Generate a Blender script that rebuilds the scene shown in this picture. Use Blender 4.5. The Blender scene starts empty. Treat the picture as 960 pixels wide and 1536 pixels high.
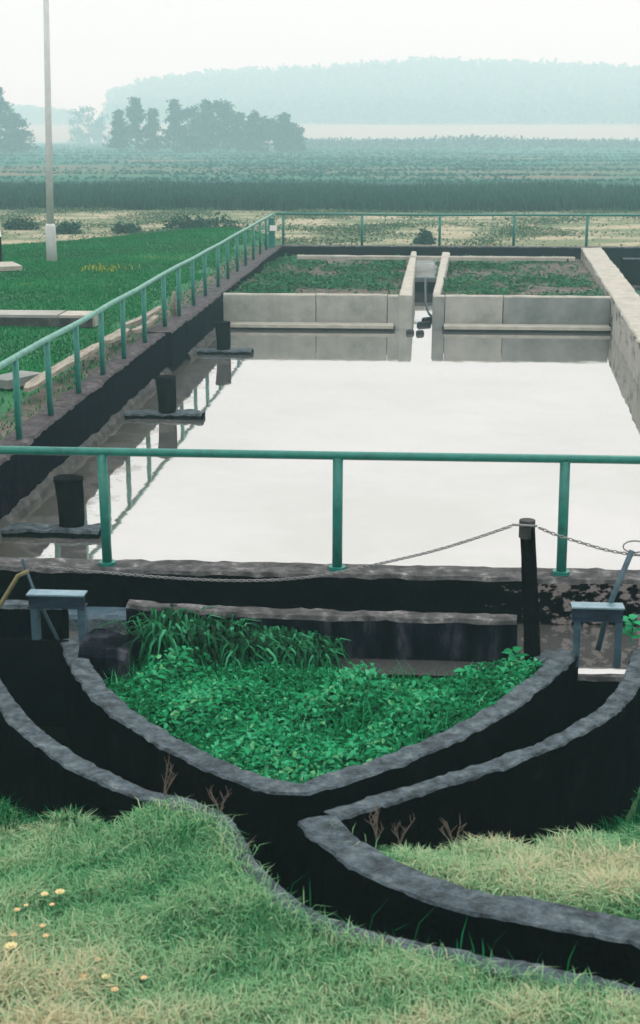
import bpy, math, random
import numpy as np
from mathutils import Vector, noise
random.seed(7); rng = np.random.default_rng(7)
S = bpy.context.scene
COL = S.collection

# ------------------------------------------------------------------ camera
FPX = 2100.0; CH = 3.6
PITCH = math.atan(568/FPX); YAW = math.atan(148/math.hypot(FPX, 568))
cd = bpy.data.cameras.new('camera'); cam = bpy.data.objects.new('camera', cd); COL.objects.link(cam)
cam.location = (0, 0, CH); cam.rotation_euler = (math.pi/2-PITCH, 0, YAW)
cd.sensor_fit = 'HORIZONTAL'; cd.sensor_width = 36; cd.lens = 36*FPX/960
cd.clip_start = .1; cd.clip_end = 6000
cd.dof.use_dof = True; cd.dof.focus_distance = 16; cd.dof.aperture_fstop = 5.6      # the slightly soft old photograph
S.camera = cam
# ------------------------------------------------------------------ light
SUN_EL, SUN_AZ = math.radians(48), math.radians(20)      # azimuth measured from +Y (ahead) to +X
SKY_H = .90
w = bpy.data.worlds.new('World'); S.world = w; w.use_nodes = True
wn = w.node_tree.nodes; wl = w.node_tree.links; wn.clear()
out = wn.new('ShaderNodeOutputWorld'); bg = wn.new('ShaderNodeBackground'); bg2 = wn.new('ShaderNodeBackground')
sky = wn.new('ShaderNodeTexSky'); sky.sky_type = 'NISHITA'; sky.sun_disc = False
sky.sun_elevation = SUN_EL; sky.sun_rotation = SUN_AZ; sky.dust_density = 4
bg.inputs[1].default_value = .1
bg2.inputs[0].default_value = (.90, .90, .90, 1); bg2.inputs[1].default_value = 1.0   # overcast veil
# overcast sky grows brighter from horizon to zenith: L = Lz (1 + 2 sin e) / 3
tcw = wn.new('ShaderNodeTexCoord'); spw = wn.new('ShaderNodeSeparateXYZ'); wl.new(tcw.outputs['Generated'], spw.inputs[0])
mz = wn.new('ShaderNodeMath'); mz.operation = 'MAXIMUM'; mz.inputs[1].default_value = 0; wl.new(spw.outputs[2], mz.inputs[0])
ma = wn.new('ShaderNodeMath'); ma.operation = 'MULTIPLY_ADD'; ma.inputs[1].default_value = 1.9*SKY_H; ma.inputs[2].default_value = SKY_H; wl.new(mz.outputs[0], ma.inputs[0]); wl.new(ma.outputs[0], bg2.inputs[1])
mx = wn.new('ShaderNodeMixShader'); mx.inputs[0].default_value = .93
wl.new(sky.outputs[0], bg.inputs[0]); wl.new(bg.outputs[0], mx.inputs[1]); wl.new(bg2.outputs[0], mx.inputs[2]); wl.new(mx.outputs[0], out.inputs[0])
sd = bpy.data.lights.new('sun', 'SUN'); sun = bpy.data.objects.new('sun', sd); COL.objects.link(sun)
sd.energy = 1.0; sd.angle = math.radians(20); sd.color = (1, .97, .92)
dv = Vector((math.sin(SUN_AZ)*math.cos(SUN_EL), math.cos(SUN_AZ)*math.cos(SUN_EL), math.sin(SUN_EL)))
sun.rotation_euler = dv.to_track_quat('Z', 'Y').to_euler(); sun.location = (0, 0, 200)
S.view_settings.view_transform = 'Standard'; S.view_settings.look = 'None'
S.view_settings.exposure = 0.08; S.view_settings.gamma = 1
S.cycles.volume_bounces = 1
S.render.resolution_x = 640; S.render.resolution_y = 1024

# ------------------------------------------------------------------ survey helper: a sight line of the photograph met with a level or upright plane
CR = cam.rotation_euler.to_matrix()
def ray(px, py): return CR @ Vector(((px-480)/FPX, -(py-768)/FPX, -1))
def gp(px, py, z=0.0):
    d = ray(px, py); t = (z-CH)/d.z
    return Vector((d.x*t, d.y*t, z))
def gy(px, py, y):
    d = ray(px, py); t = y/d.y
    return Vector((d.x*t, y, CH+d.z*t))

# ------------------------------------------------------------------ tagging
def tag(o, label=None, cat=None, group=None, kind=None):
    if label: o['label'] = label
    if cat: o['category'] = cat
    if group: o['group'] = group
    if kind: o['kind'] = kind
    return o
def empty(name, loc, label=None, cat=None, group=None):
    o = bpy.data.objects.new(name, None); COL.objects.link(o); o.location = loc
    return tag(o, label, cat, group)
def link(me, name, parent=None):
    o = bpy.data.objects.new(name, me); COL.objects.link(o)
    if parent is not None:
        o.parent = parent
        o.location = -Vector(parent.location) if not parent.rotation_euler.z else (0, 0, 0)
    return o
def mesh(name, V, Fc, mats, parent=None, idx=None, smooth=False):
    me = bpy.data.meshes.new(name); me.from_pydata([tuple(v) for v in V], [], Fc)
    if not isinstance(mats, (list, tuple)): mats = [mats]
    for m in mats: me.materials.append(m)
    if idx is not None: me.polygons.foreach_set('material_index', idx)
    if smooth: me.polygons.foreach_set('use_smooth', [True]*len(me.polygons))
    me.update()
    return link(me, name, parent)

# ------------------------------------------------------------------ materials
def newmat(name):
    m = bpy.data.materials.new(name); m.use_nodes = True
    nt = m.node_tree; return m, nt, nt.nodes['Principled BSDF']
def ramp(nt, stops, interp='LINEAR'):
    r = nt.nodes.new('ShaderNodeValToRGB'); r.color_ramp.interpolation = interp
    e = r.color_ramp.elements
    while len(e) < len(stops): e.new(.5)
    for k, (p, c) in enumerate(stops):
        e[k].position = p; e[k].color = (c[0], c[1], c[2], 1)
    return r
def noisy(name, stops, scale=4, detail=6, rough=.85, bump=.3, bscale=30, stretch=(1, 1, 1), spec=.3, dist=.02, coord='Object'):
    m, nt, b = newmat(name); N, L = nt.nodes, nt.links
    tc = N.new('ShaderNodeTexCoord'); mp = N.new('ShaderNodeMapping'); mp.inputs['Scale'].default_value = stretch
    g = N.new('ShaderNodeNewGeometry')
    L.new(g.outputs['Position'] if coord == 'World' else tc.outputs['Object'], mp.inputs[0])
    n = N.new('ShaderNodeTexNoise'); n.inputs['Scale'].default_value = scale; n.inputs['Detail'].default_value = detail; n.inputs['Roughness'].default_value = .65
    L.new(mp.outputs[0], n.inputs[0]); r = ramp(nt, stops); L.new(n.outputs[0], r.inputs[0]); L.new(r.outputs[0], b.inputs['Base Color'])
    n2 = N.new('ShaderNodeTexNoise'); n2.inputs['Scale'].default_value = bscale; n2.inputs['Detail'].default_value = 5
    L.new(mp.outputs[0], n2.inputs[0]); bp = N.new('ShaderNodeBump'); bp.inputs['Strength'].default_value = bump; bp.inputs['Distance'].default_value = dist
    L.new(n2.outputs[0], bp.inputs['Height']); L.new(bp.outputs[0], b.inputs['Normal'])
    b.inputs['Roughness'].default_value = rough; b.inputs['Specular IOR Level'].default_value = spec
    return m
M = {}
M['top'] = noisy('weathered_concrete_top', [(.33, (.014, .019, .022)), (.46, (.036, .055, .066)), (.56, (.062, .088, .102)), (.66, (.105, .135, .145)), (.74, (.20, .215, .215))], 11, detail=9, bump=.9, bscale=45, dist=.03)
M['maintop'] = noisy('main_wall_top', [(.33, (.012, .012, .013)), (.47, (.036, .037, .038)), (.58, (.08, .081, .081)), (.7, (.24, .24, .235))], 7, detail=9, bump=.5, bscale=22, dist=.03)
M['lefttop'] = noisy('dark_left_coping', [(.33, (.012, .010, .012)), (.5, (.032, .028, .032)), (.62, (.07, .062, .064)), (.74, (.14, .13, .12))], 6, detail=9, bump=.7, bscale=25)
M['black'] = noisy('black_slime_and_shade', [(.35, (.0012, .0012, .0016)), (.6, (.0025, .0025, .0035)), (.78, (.008, .008, .01))], 5, rough=1, spec=.0, bump=.4)  # slimy faces; the deep shade of channels and ditches is put into this black
M['leftblack'] = noisy('bitumen_coated_wall', [(.4, (.0025, .0025, .006)), (.6, (.005, .005, .01)), (.75, (.02, .018, .022))], 3, rough=1, spec=.0, bump=.4)
M['pale'] = noisy('pale_concrete', [(.25, (.16, .17, .15)), (.45, (.25, .26, .235)), (.6, (.31, .315, .285)), (.8, (.38, .375, .335))], 1.6, bump=.3)
M['paledark'] = noisy('damp_concrete_panel', [(.25, (.10, .12, .11)), (.5, (.17, .19, .18)), (.8, (.26, .27, .25))], 1.6, bump=.3)
M['white'] = noisy('whitewashed_edge', [(.3, (.24, .24, .20)), (.6, (.36, .35, .30))], 3)
M['batter'] = noisy('grey_scum_concrete', [(.3, (.012, .013, .012)), (.5, (.035, .037, .034)), (.7, (.09, .09, .085))], 4, bump=.5)
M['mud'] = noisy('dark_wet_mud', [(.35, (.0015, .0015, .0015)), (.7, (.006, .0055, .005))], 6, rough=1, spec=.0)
M['brown'] = noisy('damp_brown_soil', [(.35, (.05, .03, .022)), (.7, (.13, .085, .06))], 5)
M['lawnsoil'] = noisy('turf_soil', [(.3, (.002, .06, .018)), (.6, (.004, .11, .03)), (.75, (.05, .09, .04))], 3)
M['fgsoil'] = noisy('thatch_soil', [(.3, (.015, .09, .03)), (.6, (.08, .18, .08))], 8)
M['path'] = noisy('trodden_dirt', [(.35, (.015, .05, .02)), (.5, (.06, .055, .04)), (.7, (.13, .105, .09))], 2.5)
M['plant_soil'] = noisy('planter_soil', [(.3, (.03, .035, .02)), (.5, (.075, .06, .05)), (.7, (.14, .105, .09))], 3)
M['steel'] = noisy('blue_grey_painted_steel', [(.3, (.012, .035, .055)), (.6, (.035, .08, .11)), (.8, (.09, .12, .13))], 12, rough=.5, bump=.15, spec=.5)
M['steel_light'] = noisy('pale_blue_steel_plate', [(.3, (.07, .15, .19)), (.7, (.17, .27, .31))], 12, rough=.5, bump=.15, spec=.5)
M['green'] = noisy('green_railing_paint', [(.25, (.002, .07, .058)), (.42, (.005, .13, .10)), (.66, (.01, .17, .135)), (.70, (.10, .2, .17)), (.75, (.05, .03, .02))], 14, detail=9, rough=.45, bump=.12, spec=.4)
M['greenlight'] = noisy('chalked_green_rail_paint', [(.3, (.03, .15, .12)), (.6, (.09, .26, .21)), (.8, (.18, .34, .29))], 5, rough=.5, bump=.12, spec=.4)
M['wood'] = noisy('bleached_timber', [(.3, (.12, .105, .08)), (.55, (.27, .25, .2)), (.8, (.38, .36, .31))], 3, stretch=(8, 1, 8), bump=.5)
M['darkwood'] = noisy('tarred_post_wood', [(.3, (.0015, .0015, .002)), (.7, (.005, .005, .007))], 6, rough=1, spec=.02, bump=.6)
M['pole'] = noisy('galvanised_pole', [(.3, (.46, .47, .47)), (.7, (.58, .59, .59))], 3, rough=.6)
M['chain'] = noisy('grey_chain_metal', [(.3, (.12, .125, .125)), (.7, (.24, .25, .25))], 20, rough=.55)
M['navy'] = noisy('dark_navy_steel', [(.3, (.004, .010, .02)), (.7, (.012, .03, .06))], 9, rough=.6)
M['rod'] = noisy('yellow_rusty_rod', [(.3, (.09, .085, .035)), (.7, (.19, .17, .09))], 12)
M['bark'] = noisy('dark_bark', [(.3, (.03, .025, .02)), (.7, (.08, .06, .05))], 5)
M['stalk'] = noisy('dry_stalk', [(.3, (.08, .06, .05)), (.7, (.2, .16, .13))], 9)
M['petal'] = noisy('cream_petal', [(.3, (.45, .36, .16)), (.7, (.6, .54, .28))], 9)
M['petal2'] = noisy('apricot_petal', [(.3, (.48, .3, .15)), (.7, (.56, .4, .22))], 9)
M['whiteplate'] = noisy('white_enamel', [(.3, (.75, .75, .72)), (.7, (.82, .82, .8))], 5)
M['rubber'] = noisy('black_float', [(.3, (.008, .01, .01)), (.7, (.03, .035, .035))], 5)

def water_mat(name, base, metal, rough, bs, bump):
    m, nt, b = newmat(name); N, L = nt.nodes, nt.links
    b.inputs['Base Color'].default_value = (*base, 1); b.inputs['Metallic'].default_value = metal; b.inputs['Roughness'].default_value = rough
    g = N.new('ShaderNodeNewGeometry'); n = N.new('ShaderNodeTexNoise'); n.inputs['Scale'].default_value = bs; n.inputs['Detail'].default_value = 3
    L.new(g.outputs['Position'], n.inputs[0]); bp = N.new('ShaderNodeBump'); bp.inputs['Strength'].default_value = bump; bp.inputs['Distance'].default_value = .004
    L.new(n.outputs[0], bp.inputs['Height']); L.new(bp.outputs[0], b.inputs['Normal'])
    return m
def murk(m):
    nt = m.node_tree; N, L = nt.nodes, nt.links; b = N['Principled BSDF']
    g = N.new('ShaderNodeNewGeometry'); s = N.new('ShaderNodeSeparateXYZ'); L.new(g.outputs['Position'], s.inputs[0])
    n = N.new('ShaderNodeTexNoise'); n.inputs['Scale'].default_value = .35; n.inputs['Detail'].default_value = 8; n.inputs['Roughness'].default_value = .65; L.new(g.outputs['Position'], n.inputs[0])
    r0 = ramp(nt, [(.35, (.52, .53, .50)), (.65, (.60, .605, .59))]); L.new(n.outputs[0], r0.inputs[0])
    # floating scum gathers along the left wall and in the near corner
    mr = N.new('ShaderNodeMapRange'); L.new(s.outputs[0], mr.inputs[0])
    for k, v in enumerate((-4.6, -3.0, .30, -.12)): mr.inputs[k+1].default_value = v
    m2 = N.new('ShaderNodeMapRange'); L.new(s.outputs[1], m2.inputs[0])
    for k, v in enumerate((12.0, 14.5, .16, 0)): m2.inputs[k+1].default_value = v
    n2 = N.new('ShaderNodeTexNoise'); n2.inputs['Scale'].default_value = 1.6; n2.inputs['Detail'].default_value = 9; n2.inputs['Roughness'].default_value = .7; L.new(g.outputs['Position'], n2.inputs[0])
    a = N.new('ShaderNodeMath'); a.operation = 'ADD'; L.new(mr.outputs[0], a.inputs[0]); L.new(n2.outputs[0], a.inputs[1])
    a2 = N.new('ShaderNodeMath'); a2.operation = 'ADD'; L.new(a.outputs[0], a2.inputs[0]); L.new(m2.outputs[0], a2.inputs[1])
    r1 = ramp(nt, [(.58, (0, 0, 0)), (.74, (1, 1, 1))]); L.new(a2.outputs[0], r1.inputs[0])
    x = N.new('ShaderNodeMix'); x.data_type = 'RGBA'; x.inputs[7].default_value = (.14, .14, .12, 1); L.new(r1.outputs[0], x.inputs[0]); L.new(r0.outputs[0], x.inputs[6]); L.new(x.outputs[2], b.inputs['Base Color'])
    q = N.new('ShaderNodeMapRange'); L.new(r1.outputs[0], q.inputs[0])
    for k, v in enumerate((0, 1, .9, .55)): q.inputs[k+1].default_value = v
    L.new(q.outputs[0], b.inputs['Metallic']); return m
M['water'] = water_mat('still_effluent', (.565, .57, .55), .9, .03, 1.6, .35)
M['pond'] = murk(water_mat('scummy_pond_water', (.565, .57, .55), .9, .03, 1.6, .45))
M['water2'] = water_mat('duckweed_water', (.02, .10, .06), .0, .3, 6, .5)

def leaf_mat(name, stops, transl=.25, rough=.75):
    m, nt, b = newmat(name); N, L = nt.nodes, nt.links
    a = N.new('ShaderNodeAttribute'); a.attribute_name = 'v'
    r = ramp(nt, stops); L.new(a.outputs['Fac'], r.inputs[0]); L.new(r.outputs[0], b.inputs['Base Color'])
    b.inputs['Roughness'].default_value = rough; b.inputs['Specular IOR Level'].default_value = .08
    t = N.new('ShaderNodeBsdfTranslucent'); L.new(r.outputs[0], t.inputs[0])
    x = N.new('ShaderNodeMixShader'); x.inputs[0].default_value = transl
    L.new(b.outputs[0], x.inputs[1]); L.new(t.outputs[0], x.inputs[2]); L.new(x.outputs[0], N['Material Output'].inputs[0])
    return m
M['lawn'] = leaf_mat('lawn_blades', [(0, (.001, .075, .020)), (.5, (.003, .145, .036)), (.85, (.01, .20, .06)), (1, (.12, .24, .06))])
M['fg'] = leaf_mat('meadow_blades', [(0, (.008, .10, .03)), (.22, (.05, .23, .09)), (.45, (.16, .36, .17)), (.75, (.32, .45, .26)), (1, (.52, .48, .30))])
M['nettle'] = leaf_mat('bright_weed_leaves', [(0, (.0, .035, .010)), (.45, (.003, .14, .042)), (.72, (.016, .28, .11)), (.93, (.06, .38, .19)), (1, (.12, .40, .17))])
M['strap'] = leaf_mat('dark_strap_leaves', [(0, (.0, .012, .004)), (.5, (.001, .055, .018)), (.85, (.01, .15, .055)), (1, (.04, .25, .12))])
M['buttercup'] = leaf_mat('buttercup_yellow', [(0, (.02, .12, .03)), (.6, (.10, .2, .03)), (1, (.4, .4, .05))])
M['weed'] = leaf_mat('planter_weeds', [(0, (.003, .05, .02)), (.5, (.015, .13, .05)), (.8, (.06, .17, .08)), (1, (.2, .15, .12))])
M['reed'] = leaf_mat('reed_leaves', [(0, (.001, .022, .015)), (.6, (.002, .06, .035)), (.9, (.012, .09, .05)), (1, (.07, .085, .05))])
M['scrub'] = leaf_mat('scrub_leaves', [(0, (.015, .06, .03)), (.6, (.05, .12, .06)), (.85, (.14, .18, .10)), (1, (.28, .25, .16))])
M['conifer'] = leaf_mat('conifer_foliage', [(0, (.003, .02, .022)), (.6, (.008, .04, .04)), (1, (.02, .07, .06))], .1)
M['forest'] = leaf_mat('forest_foliage', [(0, (.01, .04, .04)), (.6, (.02, .07, .06)), (1, (.05, .11, .09))], .1)
M['midfield'] = leaf_mat('midfield_tussocks', [(0, (.002, .04, .032)), (.5, (.008, .09, .07)), (.75, (.03, .13, .09)), (1, (.18, .13, .11))], .15)

# ---- the far ground: bands of land by distance, with uneven edges
def far_mat():
    m, nt, b = newmat('open_country_ground'); N, L = nt.nodes, nt.links
    g = N.new('ShaderNodeNewGeometry'); s = N.new('ShaderNodeSeparateXYZ'); L.new(g.outputs['Position'], s.inputs[0])
    def nz(scale, st, detail=5):
        mp = N.new('ShaderNodeMapping'); mp.inputs['Scale'].default_value = st; L.new(g.outputs['Position'], mp.inputs[0])
        n = N.new('ShaderNodeTexNoise'); n.inputs['Scale'].default_value = scale; n.inputs['Detail'].default_value = detail; L.new(mp.outputs[0], n.inputs[0]); return n.outputs[0]
    def math_(op, a, c, d=None):
        n = N.new('ShaderNodeMath'); n.operation = op
        for k, v in enumerate((a, c, d)):
            if v is None: continue
            if isinstance(v, (int, float)): n.inputs[k].default_value = v
            else: L.new(v, n.inputs[k])
        return n.outputs[0]
    ln = math_('LOGARITHM', math_('MAXIMUM', s.outputs[1], 10), 10)       # 1.67 (47 m) .. 3.2
    ln = math_('ADD', ln, math_('MULTIPLY', math_('SUBTRACT', nz(1, (.02, .06, 0)), .5), .06))
    t = math_('DIVIDE', math_('SUBTRACT', ln, 1.6), 1.6)
    def p(y): return (math.log10(y)-1.6)/1.6
    r = ramp(nt, [(p(50), (.30, .28, .19)), (p(82), (.31, .285, .195)), (p(88), (.003, .05, .03)), (p(138), (.004, .07, .045)), (p(150), (.02, .12, .075)),
                  (p(185), (.08, .11, .075)), (p(215), (.01, .10, .075)), (p(330), (.008, .10, .085)), (p(560), (.006, .08, .07)), (p(690), (.008, .09, .08)), (p(760), (.26, .20, .15)), (p(890), (.25, .20, .15)), (p(905), (.01, .04, .03))])
    L.new(t, r.inputs[0])
    # green patches on the sand
    pr = ramp(nt, [(.44, (0, 0, 0)), (.54, (1, 1, 1))]); L.new(nz(1, (.22, .45, 0), 8), pr.inputs[0])
    gate = ramp(nt, [(p(84), (1, 1, 1)), (p(90), (0, 0, 0))]); L.new(t, gate.inputs[0])
    mk = N.new('ShaderNodeMix'); mk.data_type = 'RGBA'; mk.inputs[7].default_value = (.08, .13, .06, 1)
    L.new(math_('MULTIPLY', math_('MULTIPLY', pr.outputs[0], gate.outputs[0]), .8), mk.inputs[0]); L.new(r.outputs[0], mk.inputs[6])
    # reddish brown and dark streaks over the marsh
    p2 = ramp(nt, [(.55, (0, 0, 0)), (.66, (1, 1, 1))]); L.new(nz(1, (.03, .05, 0), 6), p2.inputs[0])
    g2 = ramp(nt, [(p(140), (0, 0, 0)), (p(160), (1, 1, 1)), (p(300), (1, 1, 1)), (p(420), (0, 0, 0))]); L.new(t, g2.inputs[0])
    m2 = N.new('ShaderNodeMix'); m2.data_type = 'RGBA'; m2.inputs[7].default_value = (.19, .11, .09, 1)
    L.new(math_('MULTIPLY', math_('MULTIPLY', p2.outputs[0], g2.outputs[0]), .75), m2.inputs[0]); L.new(mk.outputs[2], m2.inputs[6])
    fine = nz(1.2, (1, 1, 0), 4)
    m3 = N.new('ShaderNodeMix'); m3.data_type = 'RGBA'; m3.blend_type = 'MULTIPLY'; m3.inputs[0].default_value = .5
    r3 = ramp(nt, [(.3, (.5, .5, .5)), (.7, (1.2, 1.2, 1.2))]); L.new(fine, r3.inputs[0]); L.new(m2.outputs[2], m3.inputs[6]); L.new(r3.outputs[0], m3.inputs[7])
    L.new(m3.outputs[2], b.inputs['Base Color']); b.inputs['Roughness'].default_value = .95; b.inputs['Specular IOR Level'].default_value = .1
    return m
M['far'] = far_mat()

# front face of the main wall: black slime, flaking to bare pale render on the right
def flaking():
    m = noisy('slime_flaking_off_render', [(.4, (.0012, .0012, .0016)), (.7, (.004, .004, .006))], 6, rough=1, spec=.0, bump=.4)
    nt = m.node_tree; N, L = nt.nodes, nt.links; b = N['Principled BSDF']
    src = b.inputs['Base Color'].links[0].from_socket
    g = N.new('ShaderNodeNewGeometry'); n = N.new('ShaderNodeTexNoise'); n.inputs['Scale'].default_value = 9; n.inputs['Detail'].default_value = 9; n.inputs['Roughness'].default_value = .62
    mp = N.new('ShaderNodeMapping'); mp.inputs['Scale'].default_value = (1, 1, 1.6); L.new(g.outputs['Position'], mp.inputs[0]); L.new(mp.outputs[0], n.inputs[0])
    s = N.new('ShaderNodeSeparateXYZ'); L.new(g.outputs['Position'], s.inputs[0])
    mr = N.new('ShaderNodeMapRange'); L.new(s.outputs[0], mr.inputs[0])
    for k, v in enumerate((.3, 1.15, -.2, .035)): mr.inputs[k+1].default_value = v
    a = N.new('ShaderNodeMath'); a.operation = 'ADD'; L.new(n.outputs[0], a.inputs[0]); L.new(mr.outputs[0], a.inputs[1])
    r = ramp(nt, [(.55, (0, 0, 0)), (.60, (1, 1, 1))]); L.new(a.outputs[0], r.inputs[0])
    x = N.new('ShaderNodeMix'); x.data_type = 'RGBA'; x.inputs[7].default_value = (.16, .145, .14, 1); L.new(r.outputs[0], x.inputs[0]); L.new(src, x.inputs[6]); L.new(x.outputs[2], b.inputs['Base Color'])
    return m
M['flake'] = flaking()
def stained():
    m = noisy('stained_pale_wall_side', [(.25, (.17, .17, .15)), (.5, (.27, .27, .24)), (.8, (.36, .35, .31))], 1.6, bump=.35)
    nt = m.node_tree; N, L = nt.nodes, nt.links; b = N['Principled BSDF']; src = b.inputs['Base Color'].links[0].from_socket
    g = N.new('ShaderNodeNewGeometry'); n = N.new('ShaderNodeTexNoise'); n.inputs['Scale'].default_value = 1.1; n.inputs['Detail'].default_value = 7; n.inputs['Roughness'].default_value = .7
    mp = N.new('ShaderNodeMapping'); mp.inputs['Scale'].default_value = (1, .8, 1.8); L.new(g.outputs['Position'], mp.inputs[0]); L.new(mp.outputs[0], n.inputs[0])
    r_ = ramp(nt, [(.52, (0, 0, 0)), (.6, (1, 1, 1))]); L.new(n.outputs[0], r_.inputs[0])
    x = N.new('ShaderNodeMix'); x.data_type = 'RGBA'; x.inputs[7].default_value = (.03, .032, .03, 1); L.new(r_.outputs[0], x.inputs[0]); L.new(src, x.inputs[6]); L.new(x.outputs[2], b.inputs['Base Color'])
    return m
M['stained'] = stained()
def streaked():
    m = noisy('streaked_damp_wall', [(.40, (.001, .0015, .003)), (.52, (.006, .008, .014)), (.62, (.03, .034, .042)), (.72, (.06, .066, .075))], 3.2, rough=1, spec=.03, bump=.4, stretch=(1.6, 1, .5))
    return m
M['streak'] = streaked()

# ------------------------------------------------------------------ mesh builders
def box_vf(a, b):
    x0, y0, z0 = a; x1, y1, z1 = b
    V = [(x0, y0, z0), (x1, y0, z0), (x1, y1, z0), (x0, y1, z0), (x0, y0, z1), (x1, y0, z1), (x1, y1, z1), (x0, y1, z1)]
    return V, [(0, 3, 2, 1), (4, 5, 6, 7), (0, 1, 5, 4), (1, 2, 6, 5), (2, 3, 7, 6), (3, 0, 4, 7)]
class MB:
    def __init__(s): s.V = []; s.F = []; s.I = []
    def add(s, V, Fc, i=0):
        n = len(s.V); s.V += [tuple(v) for v in V]; s.F += [tuple(q+n for q in f) for f in Fc]; s.I += [i]*len(Fc); return s
    def box(s, a, b, i=0): return s.add(*box_vf(a, b), i)
    def tube(s, pts, r, n=8, i=0, close=False):
        pts = [Vector(p) for p in pts]; V = []; Fc = []; m = len(pts)
        for k, p in enumerate(pts):
            t = ((pts[(k+1) % m] if close else pts[min(k+1, m-1)])-(pts[(k-1) % m] if close else pts[max(k-1, 0)])).normalized()
            up = Vector((0, 0, 1)) if abs(t.z) < .9 else Vector((0, 1, 0))
            a = t.cross(up).normalized(); b = t.cross(a)
            rr = r[k] if isinstance(r, (list, tuple)) else r
            for j in range(n):
                q = 2*math.pi*j/n; V.append(p+a*math.cos(q)*rr+b*math.sin(q)*rr)
        for k in range(m if close else m-1):
            k2 = (k+1) % m
            for j in range(n):
                Fc.append((k*n+j, k*n+(j+1) % n, k2*n+(j+1) % n, k2*n+j))
        if not close: Fc += [tuple(range(n))[::-1], tuple((m-1)*n+j for j in range(n))]
        return s.add(V, Fc, i)
    def build(s, name, mats, parent=None, smooth=False): return mesh(name, s.V, s.F, mats, parent, s.I, smooth)
def nz3(p, sc, amp):
    v = Vector((p[0]*sc, p[1]*sc, p[2]*sc)); return noise.noise_vector(v)*amp
def resample(pts, step, zs=None):
    pts = [Vector(p) for p in pts]; o = []
    for a, b in zip(pts, pts[1:]):
        n = max(1, int((b-a).length/step))
        for k in range(n): o.append(a.lerp(b, k/n))
    o.append(pts[-1]); return o
def smooth_line(pts, it=2):
    pts = [Vector(p) for p in pts]
    for _ in range(it):
        q = [pts[0]]
        for a, b in zip(pts, pts[1:]): q += [a.lerp(b, .25), a.lerp(b, .75)]
        q.append(pts[-1]); pts = q
    return pts
def wall(name, line, width, zb, mats, parent=None, step=.07, amp=.012, sc=6.0, cap=.03, extra_face=None):
    """rough cast wall swept along a line; the line's z is its top. mats = [top, side, side2]"""
    P = resample(line, step); W = width if callable(width) else (lambda t: width)
    V = []; Fc = []; I = []; m = len(P)
    for k, p in enumerate(P):
        a = P[max(k-1, 0)]; b = P[min(k+1, m-1)]; t = (b-a); t.z = 0; t.normalize(); nn = Vector((-t.y, t.x, 0)); h = W(k/(m-1))/2
        zt = p.z
        prof = [(-h, zb), (-h, (zb+zt)*.5), (-h, zt-.12), (-h, zt-cap), (-h+cap*.8, zt), (-h*.35, zt), (h*.35, zt), (h-cap*.8, zt), (h, zt-cap), (h, zt-.12), (h, (zb+zt)*.5), (h, zb)]
        for u, z in prof:
            q = Vector((p.x, p.y, 0))+nn*u; q.z = z
            d = nz3(q, sc, amp)+nz3(q, sc*3.3, amp*.6)+nz3(q, sc*8, amp*.45); q += d; V.append(q)
    n = 12
    for k in range(m-1):
        for j in range(n-1):
            Fc.append((k*n+j, k*n+j+1, (k+1)*n+j+1, (k+1)*n+j)); I.append(0 if 3 <= j <= 7 else (1 if j < 3 else min(2, len(mats)-1)))
    Fc += [tuple(range(n)), tuple((m-1)*n+j for j in range(n))[::-1]]; I += [1, 1]
    return mesh(name, V, Fc, mats, parent, I, smooth=False)

def cards(name, verts, faces_per, mats, vals, parent=None):
    """verts (n,k,3) arrays; faces_per list of index tuples in 0..k-1; vals (n,)"""
    n, k, _ = verts.shape; me = bpy.data.meshes.new(name)
    co = verts.reshape(-1, 3).astype(np.float32); me.vertices.add(len(co)); me.vertices.foreach_set('co', co.ravel())
    loops = []; tot = []; base = np.arange(n)[:, None]*k
    idx = np.concatenate([(base+np.array(f)[None, :]) for f in faces_per], axis=1)
    lens = np.tile([len(f) for f in faces_per], n)
    me.loops.add(idx.size); me.loops.foreach_set('vertex_index', idx.ravel().astype(np.int32))
    me.polygons.add(len(lens)); st = np.concatenate([[0], np.cumsum(lens)[:-1]]); me.polygons.foreach_set('loop_start', st.astype(np.int32)); me.polygons.foreach_set('loop_total', lens.astype(np.int32))
    at = me.attributes.new('v', 'FLOAT', 'POINT'); at.data.foreach_set('value', np.repeat(np.clip(vals, 0, 1), k).astype(np.float32))
    me.update(calc_edges=True); me.validate(); me.materials.append(mats)
    return link(me, name, parent)
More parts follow.
